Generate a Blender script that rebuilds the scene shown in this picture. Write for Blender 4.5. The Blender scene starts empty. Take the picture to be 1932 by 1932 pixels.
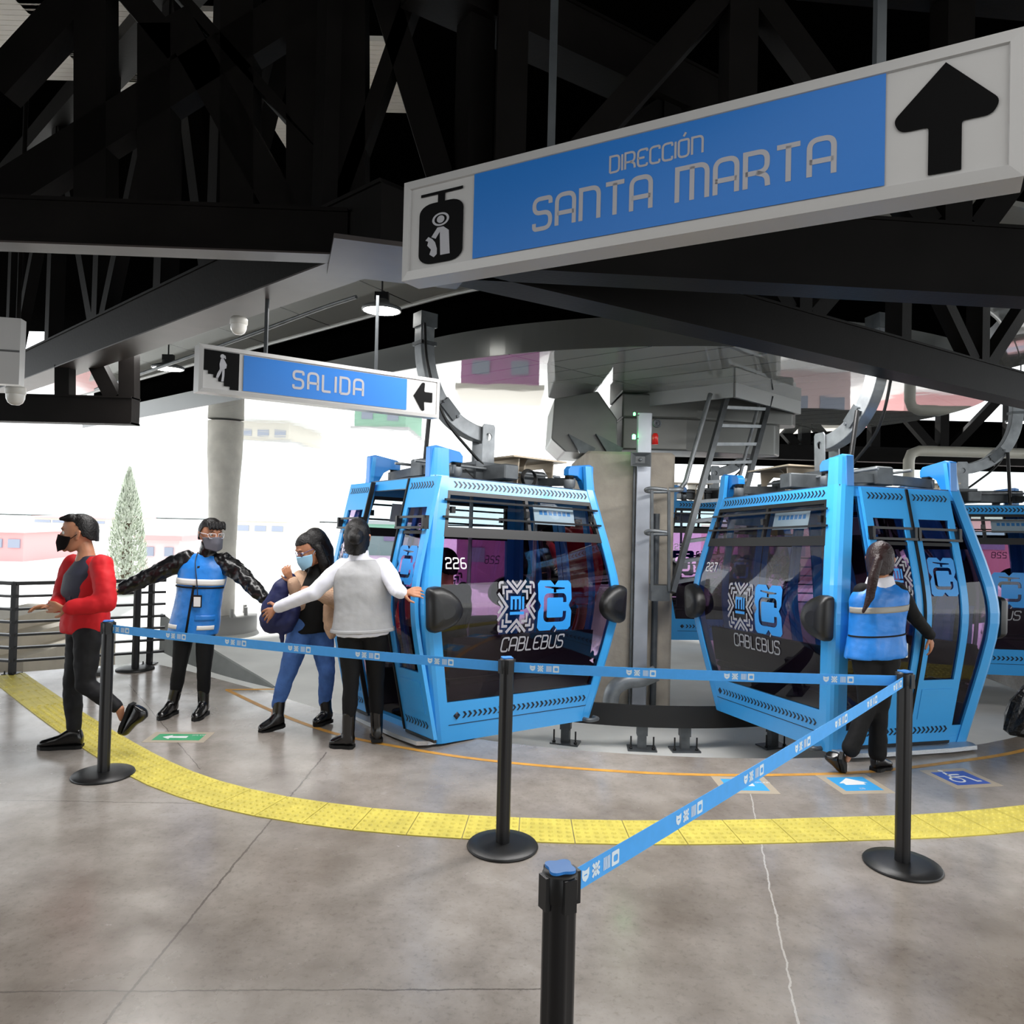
import bpy, bmesh, math, random
from mathutils import Vector, Matrix, Euler
from mathutils.geometry import tessellate_polygon
random.seed(7)
PI = math.pi
sc = bpy.context.scene
COL = sc.collection
V = Vector

# ------------------------------------------------------------------ camera
H, FOC = 1.75, 1400.0
PITCH, ROLL = math.radians(1.0), math.radians(1.4)
_f = V((0, math.cos(PITCH), math.sin(PITCH))); _r0 = V((1, 0, 0)); _u0 = _r0.cross(_f)
_c, _s = math.cos(ROLL), math.sin(ROLL)
CR = _c*_r0 + _s*_u0; CU = -_s*_r0 + _c*_u0
cam = bpy.data.cameras.new('camera'); camo = bpy.data.objects.new('camera', cam); COL.objects.link(camo)
cam.sensor_fit = 'HORIZONTAL'; cam.sensor_width = 36.0; cam.lens = 36.0*FOC/1932
cam.shift_y = -28/1932; cam.clip_start = 0.05; cam.clip_end = 400
camo.matrix_world = Matrix(((CR.x, CU.x, -_f.x, 0), (CR.y, CU.y, -_f.y, 0), (CR.z, CU.z, -_f.z, H), (0, 0, 0, 1)))
sc.camera = camo

# ------------------------------------------------------------------ world and light
wd = bpy.data.worlds.new('overcast_sky'); sc.world = wd; wd.use_nodes = True
wn = wd.node_tree.nodes; wl = wd.node_tree.links
wn['Background'].inputs[0].default_value = (0.93, 0.97, 1.0, 1); wn['Background'].inputs[1].default_value = 2.5
sc.view_settings.view_transform = 'Standard'; sc.view_settings.look = 'None'
sc.view_settings.exposure = 0.0; sc.view_settings.gamma = 1.0; sc.view_settings.use_curve_mapping = False
try:
    sc.cycles.use_denoising = True
    sc.cycles.max_bounces = 8; sc.cycles.transparent_max_bounces = 24
    sc.cycles.glossy_bounces = 4; sc.cycles.diffuse_bounces = 4
    sc.cycles.sample_clamp_indirect = 8
except Exception:
    pass
def sun(name, energy, rot, angle, col=(1, 1, 1)):
    l = bpy.data.lights.new(name, 'SUN'); l.energy = energy; l.angle = angle; l.color = col
    o = bpy.data.objects.new(name, l); o.rotation_euler = rot; COL.objects.link(o); return o
sun('sun', 5.0, V((.35, -.75, -.56)).to_track_quat('-Z', 'Y').to_euler(), math.radians(3), (1, .98, .94))
def area(name, loc, sx, sy, power, rot=(0, 0, 0), col=(1, 1, 1)):
    l = bpy.data.lights.new(name, 'AREA'); l.shape = 'RECTANGLE'; l.size = sx; l.size_y = sy; l.energy = power; l.color = col
    o = bpy.data.objects.new(name, l); o.location = loc; o.rotation_euler = rot; COL.objects.link(o); return o



area('added_fill_panel', (.3, .2, 2.83), 7.5, 1.9, 42, (0, 0, 0), (1, .97, .93))  # these overhead panels are added fill, out of view, brightening floor and cabins
area('added_fill_panel', (-4.6, 1.2, 2.83), 2.0, 3.5, 30, (0, 0, 0), (1, .98, .95))
area('added_fill_panel', (4.4, 1.1, 2.83), 2.6, 3.4, 150, (0, 0, 0), (1, .98, .95))
area('added_fill_strip', (1.68, 5.3, 3.03), 4.6, .4, 175, (0, 0, math.radians(34)), (1, .98, .96))  # unseen fill strips added behind the truss beams to light the platform
area('added_fill_strip', (-2.08, 5.22, 3.03), 3.6, .4, 95, (0, 0, math.radians(-43.6)), (1, .98, .96))

# pixel (1932 frame) helpers: a ray, a point at depth Y, a point on a level z
def ray(px, py):
    return _f + CR*((px-966)/FOC) + CU*(-(py+28-966)/FOC)
def at(px, py, Y):
    d = ray(px, py); return V((0, 0, H)) + d*(Y/d.y)
def gr(px, py, z=0.0):
    d = ray(px, py); return V((0, 0, H)) + d*((z-H)/d.z)

# ------------------------------------------------------------------ materials
def lin(c):
    def g(x):
        x /= 255.0
        return x/12.92 if x <= .04045 else ((x+.055)/1.055)**2.4
    return (g(c[0]), g(c[1]), g(c[2]), 1)
MATS = {}
def M(name, col, rough=.5, metal=0., spec=.5, var=0., scale=6., bump=0., bscale=60., coat=0., emit=0., detail=4., stretch=None):
    if name in MATS: return MATS[name]
    m = bpy.data.materials.new(name); m.use_nodes = True; n = m.node_tree.nodes; l = m.node_tree.links
    b = n['Principled BSDF']; c = lin(col)
    b.inputs['Base Color'].default_value = c; b.inputs['Roughness'].default_value = rough
    b.inputs['Metallic'].default_value = metal; b.inputs['Specular IOR Level'].default_value = spec
    b.inputs['Coat Weight'].default_value = coat
    b.inputs['Coat Roughness'].default_value = .08
    if emit:
        b.inputs['Emission Color'].default_value = c; b.inputs['Emission Strength'].default_value = emit
    if var or bump:
        tc = n.new('ShaderNodeTexCoord'); src = tc.outputs['Object']
        if stretch:
            mp = n.new('ShaderNodeMapping'); mp.inputs['Scale'].default_value = stretch; l.new(src, mp.inputs[0]); src = mp.outputs[0]
    if var:
        nz = n.new('ShaderNodeTexNoise'); nz.inputs['Scale'].default_value = scale; nz.inputs['Detail'].default_value = detail
        l.new(src, nz.inputs['Vector'])
        r = n.new('ShaderNodeValToRGB'); r.color_ramp.elements[0].position = .3; r.color_ramp.elements[1].position = .72
        lo = [max(0, x*(1-var)) for x in c[:3]]; hi = [min(1, x*(1+var)) for x in c[:3]]
        r.color_ramp.elements[0].color = (*lo, 1); r.color_ramp.elements[1].color = (*hi, 1)
        l.new(nz.outputs['Fac'], r.inputs[0]); l.new(r.outputs[0], b.inputs['Base Color'])
    if bump:
        nb = n.new('ShaderNodeTexNoise'); nb.inputs['Scale'].default_value = bscale; nb.inputs['Detail'].default_value = 3
        l.new(src, nb.inputs['Vector'])
        bp = n.new('ShaderNodeBump'); bp.inputs['Strength'].default_value = bump; bp.inputs['Distance'].default_value = .02
        l.new(nb.outputs['Fac'], bp.inputs['Height']); l.new(bp.outputs[0], b.inputs['Normal'])
    MATS[name] = m; return m

def glass(name, tint, refl=1.0, ior=1.45):
    if name in MATS: return MATS[name]
    m = bpy.data.materials.new(name); m.use_nodes = True; n = m.node_tree.nodes; l = m.node_tree.links; n.clear()
    o = n.new('ShaderNodeOutputMaterial'); t = n.new('ShaderNodeBsdfTransparent'); t.inputs[0].default_value = lin(tint)
    g = n.new('ShaderNodeBsdfGlossy'); g.inputs['Roughness'].default_value = .015; g.inputs[0].default_value = (refl, refl, refl, 1)
    f = n.new('ShaderNodeFresnel'); f.inputs[0].default_value = ior; mx = n.new('ShaderNodeMixShader')
    l.new(f.outputs[0], mx.inputs[0]); l.new(t.outputs[0], mx.inputs[1]); l.new(g.outputs[0], mx.inputs[2]); l.new(mx.outputs[0], o.inputs[0])
    MATS[name] = m; return m

# ------------------------------------------------------------------ mesh builder
class MB:
    def __init__(s): s.v = []; s.f = []; s.m = []; s.sm = []
    def add(s, vs, fs, mat=0, smooth=False):
        b = len(s.v); s.v += [V(p) for p in vs]
        for f in fs: s.f.append([b+i for i in f]); s.m.append(mat); s.sm.append(smooth)
    def box(s, c, d, rot=None, mat=0):
        c = V(c); hx, hy, hz = d[0]/2, d[1]/2, d[2]/2
        R = rot if isinstance(rot, Matrix) else Matrix.Rotation(rot or 0, 3, 'Z')
        vs = [c + R @ V((x*hx, y*hy, z*hz)) for x in (-1, 1) for y in (-1, 1) for z in (-1, 1)]
        s.add(vs, [(0, 1, 3, 2), (4, 6, 7, 5), (0, 4, 5, 1), (2, 3, 7, 6), (0, 2, 6, 4), (1, 5, 7, 3)], mat)
    def cbox(s, c, d, ch=.005, rot=None, mat=0):
        # box with chamfered vertical silhouette: an octagonal-ish prism along z, chamfered rims
        c = V(c); R = rot if isinstance(rot, Matrix) else Matrix.Rotation(rot or 0, 3, 'Z')
        hx, hy, hz = d[0]/2, d[1]/2, d[2]/2
        def ring(z, i):
            x, y = hx-i, hy-i
            return [c + R @ V(p) for p in ((x-ch, -y, z), (x, -y+ch, z), (x, y-ch, z), (x-ch, y, z), (-x+ch, y, z), (-x, y-ch, z), (-x, -y+ch, z), (-x+ch, -y, z))]
        s.loft([ring(-hz, ch), ring(-hz+ch, 0), ring(hz-ch, 0), ring(hz, ch)], mat=mat)
    def bar(s, p0, p1, w, h, up=(0, 0, 1), mat=0):
        p0, p1 = V(p0), V(p1); t = (p1-p0).normalized(); u = V(up)
        a = t.cross(u)
        if a.length < 1e-4: a = t.cross(V((0, 1, 0)))
        a.normalize(); b = a.cross(t).normalized()
        R = Matrix((a, t, b)).transposed()
        s.box((p0+p1)/2, (w, (p1-p0).length, h), R, mat)
    def loft(s, rings, caps=True, mat=0, smooth=False, closed=False):
        n = len(rings[0]); vs = [p for r in rings for p in r]; fs = []
        k = len(rings)
        for i in range(k if closed else k-1):
            for j in range(n):
                a, b = i*n+j, i*n+(j+1) % n; c, d = ((i+1) % k)*n+(j+1) % n, ((i+1) % k)*n+j
                fs.append((a, b, c, d))
        s.add(vs, fs, mat, smooth)
        if caps and not closed:
            s.add(rings[0], [tuple(range(n-1, -1, -1))], mat); s.add(rings[-1], [tuple(range(n))], mat)
    def tube(s, pts, r, n=10, mat=0, smooth=True, closed=False, caps=True):
        pts = [V(p) for p in pts]; k = len(pts); rs = r if isinstance(r, (list, tuple)) else [r]*k
        rings = []; prev = None
        for i, p in enumerate(pts):
            if closed: t = pts[(i+1) % k]-pts[i-1]
            else: t = pts[min(i+1, k-1)]-pts[max(i-1, 0)]
            t.normalize()
            if prev is None:
                a = t.cross(V((0, 0, 1)))
                if a.length < 1e-3: a = t.cross(V((0, 1, 0)))
            else: a = prev - t*prev.dot(t)
            a.normalize(); prev = a; b = t.cross(a)
            rings.append([p + (a*math.cos(2*PI*j/n) + b*math.sin(2*PI*j/n))*rs[i] for j in range(n)])
        s.loft(rings, caps, mat, smooth, closed)
    def lathe(s, prof, o=(0, 0, 0), n=24, mat=0, axis=None, smooth=True):
        o = V(o); R = Matrix.Identity(3)
        if axis is not None: R = V((0, 0, 1)).rotation_difference(V(axis)).to_matrix()
        rings = [[o + R @ V((r*math.cos(2*PI*j/n), r*math.sin(2*PI*j/n), z)) for j in range(n)] for r, z in prof]
        s.loft(rings, True, mat, smooth)
    def ball(s, c, r, n=12, m=8, mat=0, R=None):
        c = V(c); r = r if isinstance(r, (tuple, list)) else (r, r, r); rings = []
        for i in range(m+1):
            a = PI*(i+.02*(i == 0)-.02*(i == m))/m
            rings.append([c + (R @ V((r[0]*math.sin(a)*math.cos(2*PI*j/n), r[1]*math.sin(a)*math.sin(2*PI*j/n), -r[2]*math.cos(a))) if R else V((r[0]*math.sin(a)*math.cos(2*PI*j/n), r[1]*math.sin(a)*math.sin(2*PI*j/n), -r[2]*math.cos(a)))) for j in range(n)])
        s.loft(rings, True, mat, True)
    def prism(s, poly, fn, depth, mat=0, holes=()):
        # poly in 2D; fn(u, v, w) -> 3D; from w=0 to w=depth
        loops = [poly]+list(holes)
        flat = [p for lp in loops for p in lp]
        tris = tessellate_polygon([[V((p[0], p[1], 0)) for p in lp] for lp in loops])
        n = len(flat)
        vs = [fn(p[0], p[1], 0) for p in flat]
        if depth == 0:
            s.add(vs, [tuple(t) for t in tris], mat); return
        vs += [fn(p[0], p[1], depth) for p in flat]
        fs = [tuple(t) for t in tris] + [tuple(i+n for i in reversed(t)) for t in tris]
        b = 0
        for lp in loops:
            k = len(lp)
            for i in range(k): fs.append((b+i, b+(i+1) % k, n+b+(i+1) % k, n+b+i))
            b += k
        s.add(vs, fs, mat)
    def grid(s, fn, nu, nv, mat=0, smooth=True):
        vs = [fn(i/nu, j/nv) for i in range(nu+1) for j in range(nv+1)]
        s.add(vs, [(i*(nv+1)+j, (i+1)*(nv+1)+j, (i+1)*(nv+1)+j+1, i*(nv+1)+j+1) for i in range(nu) for j in range(nv)], mat, smooth)
    def build(s, name, mats, parent=None, world=True, origin=None, recalc=True):
        if not isinstance(mats, (list, tuple)): mats = [mats]
        if parent is None:
            if origin is None:
                xs = [p.x for p in s.v]; ys = [p.y for p in s.v]; zs = [p.z for p in s.v]
                origin = V(((min(xs)+max(xs))/2, (min(ys)+max(ys))/2, min(zs)))
            off = V(origin)
        else:
            off = WLOC.get(parent.name, V((0, 0, 0))) if world else V((0, 0, 0))
        me = bpy.data.meshes.new(name)
        me.from_pydata([p-off for p in s.v], [], s.f)
        for mt in mats: me.materials.append(mt)
        me.polygons.foreach_set('material_index', s.m); me.polygons.foreach_set('use_smooth', s.sm)
        if recalc:
            bm = bmesh.new(); bm.from_mesh(me); bmesh.ops.recalc_face_normals(bm, faces=bm.faces); bm.to_mesh(me); bm.free()
        me.update()
        o = bpy.data.objects.new(name, me); COL.objects.link(o)
        if parent is None: o.location = off; WLOC[o.name] = V(off)
        else: o.parent = parent; WLOC[o.name] = off if world else V((0, 0, 0))
        return o
WLOC = {}
def tag(o, label=None, cat=None, group=None, kind=None):
    if label: o['label'] = label
    if cat: o['category'] = cat
    if group: o['group'] = group
    if kind: o['kind'] = kind
    return o
def thing(name, label, cat, loc=(0, 0, 0), group=None, rot=None):
    o = bpy.data.objects.new(name, None); COL.objects.link(o); o.location = loc; o.empty_display_size = .1
    if rot: o.rotation_euler = rot
    WLOC[o.name] = V(loc)
    return tag(o, label, cat, group)
def struct(o): o['kind'] = 'structure'; return o
def bev(o, w=.004, seg=2):
    m = o.modifiers.new('bevel', 'BEVEL'); m.width = w; m.segments = seg; m.limit_method = 'ANGLE'; m.angle_limit = math.radians(40)
    return o
def frame3(o, u, v, n):
    o, u, v, n = V(o), V(u).normalized(), V(v).normalized(), V(n).normalized()
    return lambda a, b, c=0: o + u*a + v*b + n*c
def spline(pts, k=8, closed=False):
    pts = [V(p) for p in pts]; out = []; n = len(pts)
    for i in range(n if closed else n-1):
        p0 = pts[(i-1) % n] if closed or i > 0 else pts[0]*2-pts[1]
        p1, p2 = pts[i], pts[(i+1) % n]
        p3 = pts[(i+2) % n] if closed or i+2 < n else p2*2-p1
        for j in range(k):
            t = j/k
            out.append(.5*((2*p1)+(p2-p0)*t+(2*p0-5*p1+4*p2-p3)*t*t+(3*p1-p0-3*p2+p3)*t*t*t))
    if not closed: out.append(pts[-1])
    return out
def circ2(cx, cy, r, n=24, a0=0., a1=2*PI): return [(cx+r*math.cos(a0+(a1-a0)*i/n), cy+r*math.sin(a0+(a1-a0)*i/n)) for i in range(n)]
def rrect(x0, y0, x1, y1, r, n=5):
    out = []
    for cx, cy, a in ((x1-r, y0+r, -PI/2), (x1-r, y1-r, 0), (x0+r, y1-r, PI/2), (x0+r, y0+r, PI)):
        for i in range(n+1):
            t = a+PI/2*i/n; out.append((cx+r*math.cos(t), cy+r*math.sin(t)))
    return out

# ------------------------------------------------------------------ monoline lettering
def rnd(pl, r=.2, closed=False, n=5):
    out = []; k = len(pl)
    for i, p in enumerate(pl):
        rr = p[2] if len(p) > 2 else r
        if (not closed and i in (0, k-1)) or rr <= 0: out.append((p[0], p[1])); continue
        P = V((p[0], p[1])); A = V(pl[i-1][:2]); B = V(pl[(i+1) % k][:2])
        da, db = (A-P), (B-P); rr = min(rr, da.length*.49, db.length*.49)
        s, e = P+da.normalized()*rr, P+db.normalized()*rr
        for j in range(n+1):
            t = j/n; q = s*(1-t)**2+P*2*t*(1-t)+e*t*t; out.append((q.x, q.y))
    return out
S_ = 0
GL = {
 'A': [[(0, 0), (0, 1), (.62, 1), (.62, 0)], [(0, .4), (.62, .4)]], 'n': [[(0, 0), (0, 1, 0), (.62, 1), (.62, 0)]],
 'm': [[(0, 0), (0, 1, 0), (.9, 1), (.9, 0)], [(.45, 1), (.45, 0)]], 'T': [[(0, 1), (.62, 1)], [(.31, 1), (.31, 0)]],
 'R': [[(0, 0), (0, 1, 0), (.6, 1), (.6, .42), (0, .42)], [(.3, .42), (.6, .3), (.62, 0)]],
 'S': [[(.6, .8), (.6, 1), (0, 1), (0, .53), (.6, .53), (.6, 0), (0, 0), (0, .2)]],
 'D': [[(0, 0), (0, 1, 0), (.6, 1), (.6, 0), (0, 0)]], 'I': [[(0, 0), (0, 1)]], 'L': [[(0, 1), (0, 0, .08), (.52, 0)]],
 'E': [[(.58, .85), (.58, 1), (0, 1), (0, 0), (.58, 0), (.58, .15)], [(0, .5), (.42, .5)]],
 'C': [[(.58, .8), (.58, 1), (0, 1), (0, 0), (.58, 0), (.58, .2)]], 'O': [[(.3, 1), (.6, 1), (.6, 0), (0, 0), (0, 1), (.3, 1)]],
 'B': [[(0, 0), (0, 1, 0), (.56, 1), (.56, .53), (0, .53)], [(.4, .53), (.6, .53), (.6, 0), (0, 0)]],
 'U': [[(0, 1), (0, 0), (.6, 0), (.6, 1)]], 'P': [[(0, 0), (0, 1, 0), (.6, 1), (.6, .45), (0, .45)]],
 '2': [[(0, .8), (0, 1), (.6, 1), (.6, .5), (0, .5), (0, 0, 0), (.62, 0)]], '6': [[(.5, 1), (0, 1), (0, 0), (.6, 0), (.6, .52), (0, .52)]],
 '7': [[(0, 1), (.62, 1, .05), (.22, 0)]], '5': [[(.6, 1), (0, 1, 0), (0, .55, .02), (.6, .55), (.6, 0), (0, 0), (0, .2)]],
 '8': [[(.3, 1), (.6, 1), (.6, 0), (0, 0), (0, 1), (.3, 1)], [(0, .52), (.6, .52)]], '.': [[(0, 0), (0, .14)]], ' ': [],
}
GL['Ó'] = GL['O']+[[(.28, 1.2), (.42, 1.42)]]; GL['Ú'] = GL['U']+[[(.28, 1.25), (.42, 1.5)]]
def ribbon(pl, w):
    n = len(pl); L = []; R = []
    for i in range(n):
        a = V(pl[max(i-1, 0)]); p = V(pl[i]); b = V(pl[min(i+1, n-1)])
        d0 = (p-a).normalized() if i > 0 else (b-p).normalized(); d1 = (b-p).normalized() if i < n-1 else d0
        t = d0+d1
        if t.length < 1e-5: t = d1
        t.normalize(); nn = V((-t.y, t.x)); k = 1/max(.4, nn.dot(V((-d1.y, d1.x))))
        L.append(p+nn*w/2*k); R.append(p-nn*w/2*k)
    return L, R
def text2d(txt, h, w=.13, gap=.26, slant=0.):
    """quads of a line of lettering with cap height h; returns (list of quads, width)"""
    x = 0.; qs = []
    for ch in txt:
        g = GL[ch]; mx = max([p[0] for pl in g for p in pl], default=.35)
        for pl in g:
            q = rnd(pl, .25, n=7)
            L, R = ribbon(q, w)
            for i in range(len(q)-1):
                qs.append([((x+p.x+p.y*slant)*h, p.y*h) for p in (R[i], R[i+1], L[i+1], L[i])])
        x += mx+gap
    return qs, (x-gap)*h
def put_text(mb, txt, h, fn, mat=0, w=.13, gap=.26, cx=None, slant=0., depth=.001, x0=0., y0=0.):
    qs, W = text2d(txt, h, w, gap, slant)
    ox = x0-W/2 if cx else x0
    for q in qs:
        vs = [fn(p[0]+ox, p[1]+y0, depth) for p in q]
        mb.add(vs, [(0, 1, 2, 3)], mat)
    return W
GZ = -.47   # level of the pit and the ground outdoors
# ------------------------------------------------------------------ common materials
STEEL = M('black_steel', (20, 18, 17), .5, 0, .08, var=.25, scale=3, bump=.04, bscale=40)
FLANGE = M('floor_lit_steel', (64, 57, 55), .42, 0, .4, var=.22, scale=4, detail=8)  # paler copy of the steel: floor light painted onto the flange undersides
DECKM = M('black_deck', (4, 4, 4), .9, 0, .0)
GALV = M('galvanized', (138, 142, 145), .42, .55, .5, var=.22, scale=9, detail=6)
GALVD = M('galvanized_dark', (88, 92, 95), .45, .5, .5, var=.25, scale=8, detail=6)
BLUE = M('cabin_blue', (58, 156, 224), .32, 0, .5, coat=.25, var=.03, scale=2)
BLK = M('black_plastic', (16, 16, 17), .42, 0, .5)
BLKS = M('black_satin', (22, 22, 24), .32, 0, .5)
RUB = M('rubber', (14, 14, 14), .6, 0, .3)
WHITE = M('white_print', (225, 227, 228), .5)
GREYP = M('grey_print', (172, 172, 178), .5)
SIGNW = M('sign_white', (190, 189, 188), .35, 0, .5, var=.03, scale=3)
SIGNB = M('sign_blue', (30, 118, 205), .35)
CHEV = M('chevron_navy', (14, 22, 40), .4)
CONC = M('column_concrete', (168, 160, 148), .85, 0, .3, var=.14, scale=5, bump=.25, bscale=22, detail=8)
CHROME = M('bolt_steel', (190, 192, 195), .25, .9)

def floor_mat():
    m = bpy.data.materials.new('polished_concrete'); m.use_nodes = True; n = m.node_tree.nodes; l = m.node_tree.links
    b = n['Principled BSDF']; tc = n.new('ShaderNodeTexCoord'); P = tc.outputs['Object']
    def noise(sc_, det, rough=.55, off=0):
        z = n.new('ShaderNodeTexNoise'); z.inputs['Scale'].default_value = sc_; z.inputs['Detail'].default_value = det; z.inputs['Roughness'].default_value = rough
        mp = n.new('ShaderNodeMapping'); mp.inputs['Location'].default_value = (off, off*.7, 0); l.new(P, mp.inputs[0]); l.new(mp.outputs[0], z.inputs['Vector']); return z.outputs['Fac']
    def ramp(src, p0, c0, p1, c1):
        r = n.new('ShaderNodeValToRGB'); r.color_ramp.elements[0].position = p0; r.color_ramp.elements[1].position = p1
        r.color_ramp.elements[0].color = c0; r.color_ramp.elements[1].color = c1; l.new(src, r.inputs[0]); return r.outputs[0]
    def mixc(fac, a, c, mode='MIX'):
        x = n.new('ShaderNodeMix'); x.data_type = 'RGBA'; x.blend_type = mode
        if isinstance(fac, float): x.inputs[0].default_value = fac
        else: l.new(fac, x.inputs[0])
        for i, q in ((6, a), (7, c)):
            if isinstance(q, tuple): x.inputs[i].default_value = q
            else: l.new(q, x.inputs[i])
        return x.outputs[2]
    def mth(op, a, c=0.):
        x = n.new('ShaderNodeMath'); x.operation = op
        for i, q in ((0, a), (1, c)):
            if isinstance(q, (int, float)): x.inputs[i].default_value = q
            else: l.new(q, x.inputs[i])
        return x.outputs[0]
    c1 = ramp(noise(.55, 6), .32, lin((126, 117, 108)), .68, lin((170, 164, 158)))
    c2 = ramp(noise(2.6, 8, .65, 4), .35, (.72, .70, .68, 1), .62, (1.08, 1.08, 1.08, 1))
    col = mixc(1.0, c1, c2, 'MULTIPLY')
    sp = ramp(noise(38, 6, .7, 9), .36, (.74, .73, .72, 1), .46, (1, 1, 1, 1)); col = mixc(.6, col, sp, 'MULTIPLY')
    sep = n.new('ShaderNodeSeparateXYZ'); l.new(P, sep.inputs[0])
    wob = mth('MULTIPLY', mth('SUBTRACT', noise(7, 5, .7, 2), .5), .035)
    for (p, q, w, dark) in FLOOR_LINES:
        d = (V(q)-V(p)).normalized(); nn = V((-d.y, d.x))
        e = mth('ADD', mth('MULTIPLY', sep.outputs[0], nn.x), mth('MULTIPLY', sep.outputs[1], nn.y))
        e = mth('ABSOLUTE', mth('ADD', mth('SUBTRACT', e, nn.dot(V(p))), wob))
        s = mth('ADD', mth('MULTIPLY', sep.outputs[0], d.x), mth('MULTIPLY', sep.outputs[1], d.y)); s0, s1 = d.dot(V(p)), d.dot(V(q))
        msk = mth('MULTIPLY', mth('LESS_THAN', e, w), mth('MULTIPLY', mth('GREATER_THAN', s, s0), mth('LESS_THAN', s, s1)))
        col = mixc(mth('MULTIPLY', msk, .8), col, dark)
    l.new(col, b.inputs['Base Color'])
    rr = n.new('ShaderNodeMapRange'); rr.inputs[1].default_value = .3; rr.inputs[2].default_value = .7; rr.inputs[3].default_value = .11; rr.inputs[4].default_value = .33
    l.new(noise(1.4, 8, .6, 6), rr.inputs[0]); l.new(rr.outputs[0], b.inputs['Roughness'])
    b.inputs['Specular IOR Level'].default_value = .55
    bp = n.new('ShaderNodeBump'); bp.inputs['Strength'].default_value = .06; bp.inputs['Distance'].default_value = .02
    l.new(noise(5, 6, .6, 1), bp.inputs['Height']); l.new(bp.outputs[0], b.inputs['Normal'])
    return m
DK = lin((92, 86, 80)); LT = lin((190, 186, 180))
FLOOR_LINES = [((.5-1.77, 5.3), (-1.35, .9), .005, DK), ((1.62, 5.0), (.62, .9), .004, LT), ((-9, 4.2), (-1.7, 4.35), .003, DK), ((-4.2, 2.55), (.2, 2.75), .004, DK),
               ((-3.6, 7.1), (-2.0, 4.9), .003, DK), ((4.0, 5.75), (4.6, 4.9), .003, DK), ((-6, 5.7), (-3.1, 6.4), .003, DK)]
EC, ER = V((1.53, 10.66)), 5.275
edge = [(6.8, 14), (6.8, 11.2)]
for i in range(41):
    a = math.radians(88-i*(88+44)/40); edge.append((EC.x+ER*math.sin(a), EC.y-ER*math.cos(a)))
edge += [(-3.3, 7.72), (-3.92, 8.1), (-4.95, 7.46), (-14, 7.46)]
plat = edge + [(-14, -9), (14, -9), (14, 14)]
mb = MB(); mb.prism(plat, lambda a, b, c: V((a, b, c)), GZ-.03); FL = floor_mat()
struct(mb.build('floor', FL, origin=(0, 0, 0)))
PIT = M('pit_concrete', (232, 232, 228), .6, 0, .4, var=.1, scale=1.2, bump=.08, bscale=12, detail=8)
mb = MB(); mb.box((0, 60, GZ-.03), (240, 260, .06)); struct(mb.build('floor_pit', PIT, origin=(0, 0, GZ)))

WALLM = M('sky_block_grey', (120, 116, 110), .8, var=.08, scale=1)
mb = MB(); mb.box((-6.5, -9.1, 2.6), (15, .2, 5.3)); struct(mb.build('wall_sky_block', WALLM))  # unseen wall added behind the camera to hold back sky light
# tactile paving ---------------------------------------------------------------
TAC = M('tactile_yellow', (204, 190, 88), .5, 0, .4, var=.14, scale=8, detail=6)
inner = spline([(-5.05, 7.25, 0), (-4.6, 6.8, 0), (-3.42, 5.66, 0), (-2.36, 4.72, 0), (-1.68, 4.3, 0), (-1.03, 4.08, 0), (-.42, 3.98, 0), (.3, 3.94, 0), (1.0, 3.96, 0), (1.86, 4.05, 0), (2.89, 4.22, 0), (4.3, 4.7, 0), (6.0, 5.7, 0)], 30)
# resample at even spacing
def resample(pts, step):
    out = [pts[0]]; acc = 0
    for a, b in zip(pts, pts[1:]):
        d = (b-a).length
        while acc+d >= step:
            t = (step-acc)/d; a = a+(b-a)*t; out.append(a); d = (b-a).length; acc = 0
        acc += d
    return out
tin = resample(inner, .3)
tp = thing('tactile_paving', 'curved strip of yellow tactile paving tiles let into the concrete floor', 'tactile paving', tin[10])
def tnorm(i):
    d = tin[min(i+1, len(tin)-1)]-tin[max(i-1, 0)]; d.normalize(); return V((-d.y, d.x, 0))
for i in range(len(tin)-1):
    mb = MB()
    a, b = tin[i], tin[i+1]; na, nb = tnorm(i), tnorm(i+1); g = (b-a).normalized()*.0025; W = .3
    q = [a+g, b-g, b-g+nb*W, a+g+na*W]
    mb.add([p for p in q]+[p+V((0, 0, .006)) for p in q], [(4, 5, 6, 7), (0, 1, 5, 4), (1, 2, 6, 5), (2, 3, 7, 6), (3, 0, 4, 7)])
    def tp_(s, t): return (q[0]*(1-s)+q[1]*s)*(1-t)+(q[3]*(1-s)+q[2]*s)*t
    if i < 5:
        for k in range(5):
            t = .12+k*.19
            p0, p1 = tp_(.05, t), tp_(.95, t); nn = (tp_(.05, t+.04)-p0)
            mb.add([p0-nn+V((0, 0, .006)), p1-nn+V((0, 0, .006)), p1+nn+V((0, 0, .006)), p0+nn+V((0, 0, .006)), p0-nn*.6+V((0, 0, .011)), p1-nn*.6+V((0, 0, .011)), p1+nn*.6+V((0, 0, .011)), p0+nn*.6+V((0, 0, .011))], [(4, 5, 6, 7), (0, 1, 5, 4), (2, 3, 7, 6), (1, 2, 6, 5), (3, 0, 4, 7)])
    else:
        for k in range(6):
            for j in range(6):
                c = tp_((k+.5)/6, (j+.5)/6)
                r0 = [c+V((.016*math.cos(2*PI*w/7), .016*math.sin(2*PI*w/7), .006)) for w in range(7)]
                r1 = [c+V((.009*math.cos(2*PI*w/7), .009*math.sin(2*PI*w/7), .0135)) for w in range(7)]
                mb.loft([r0, r1], True, 0, True)
    mb.build('tile', TAC, tp)

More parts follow.
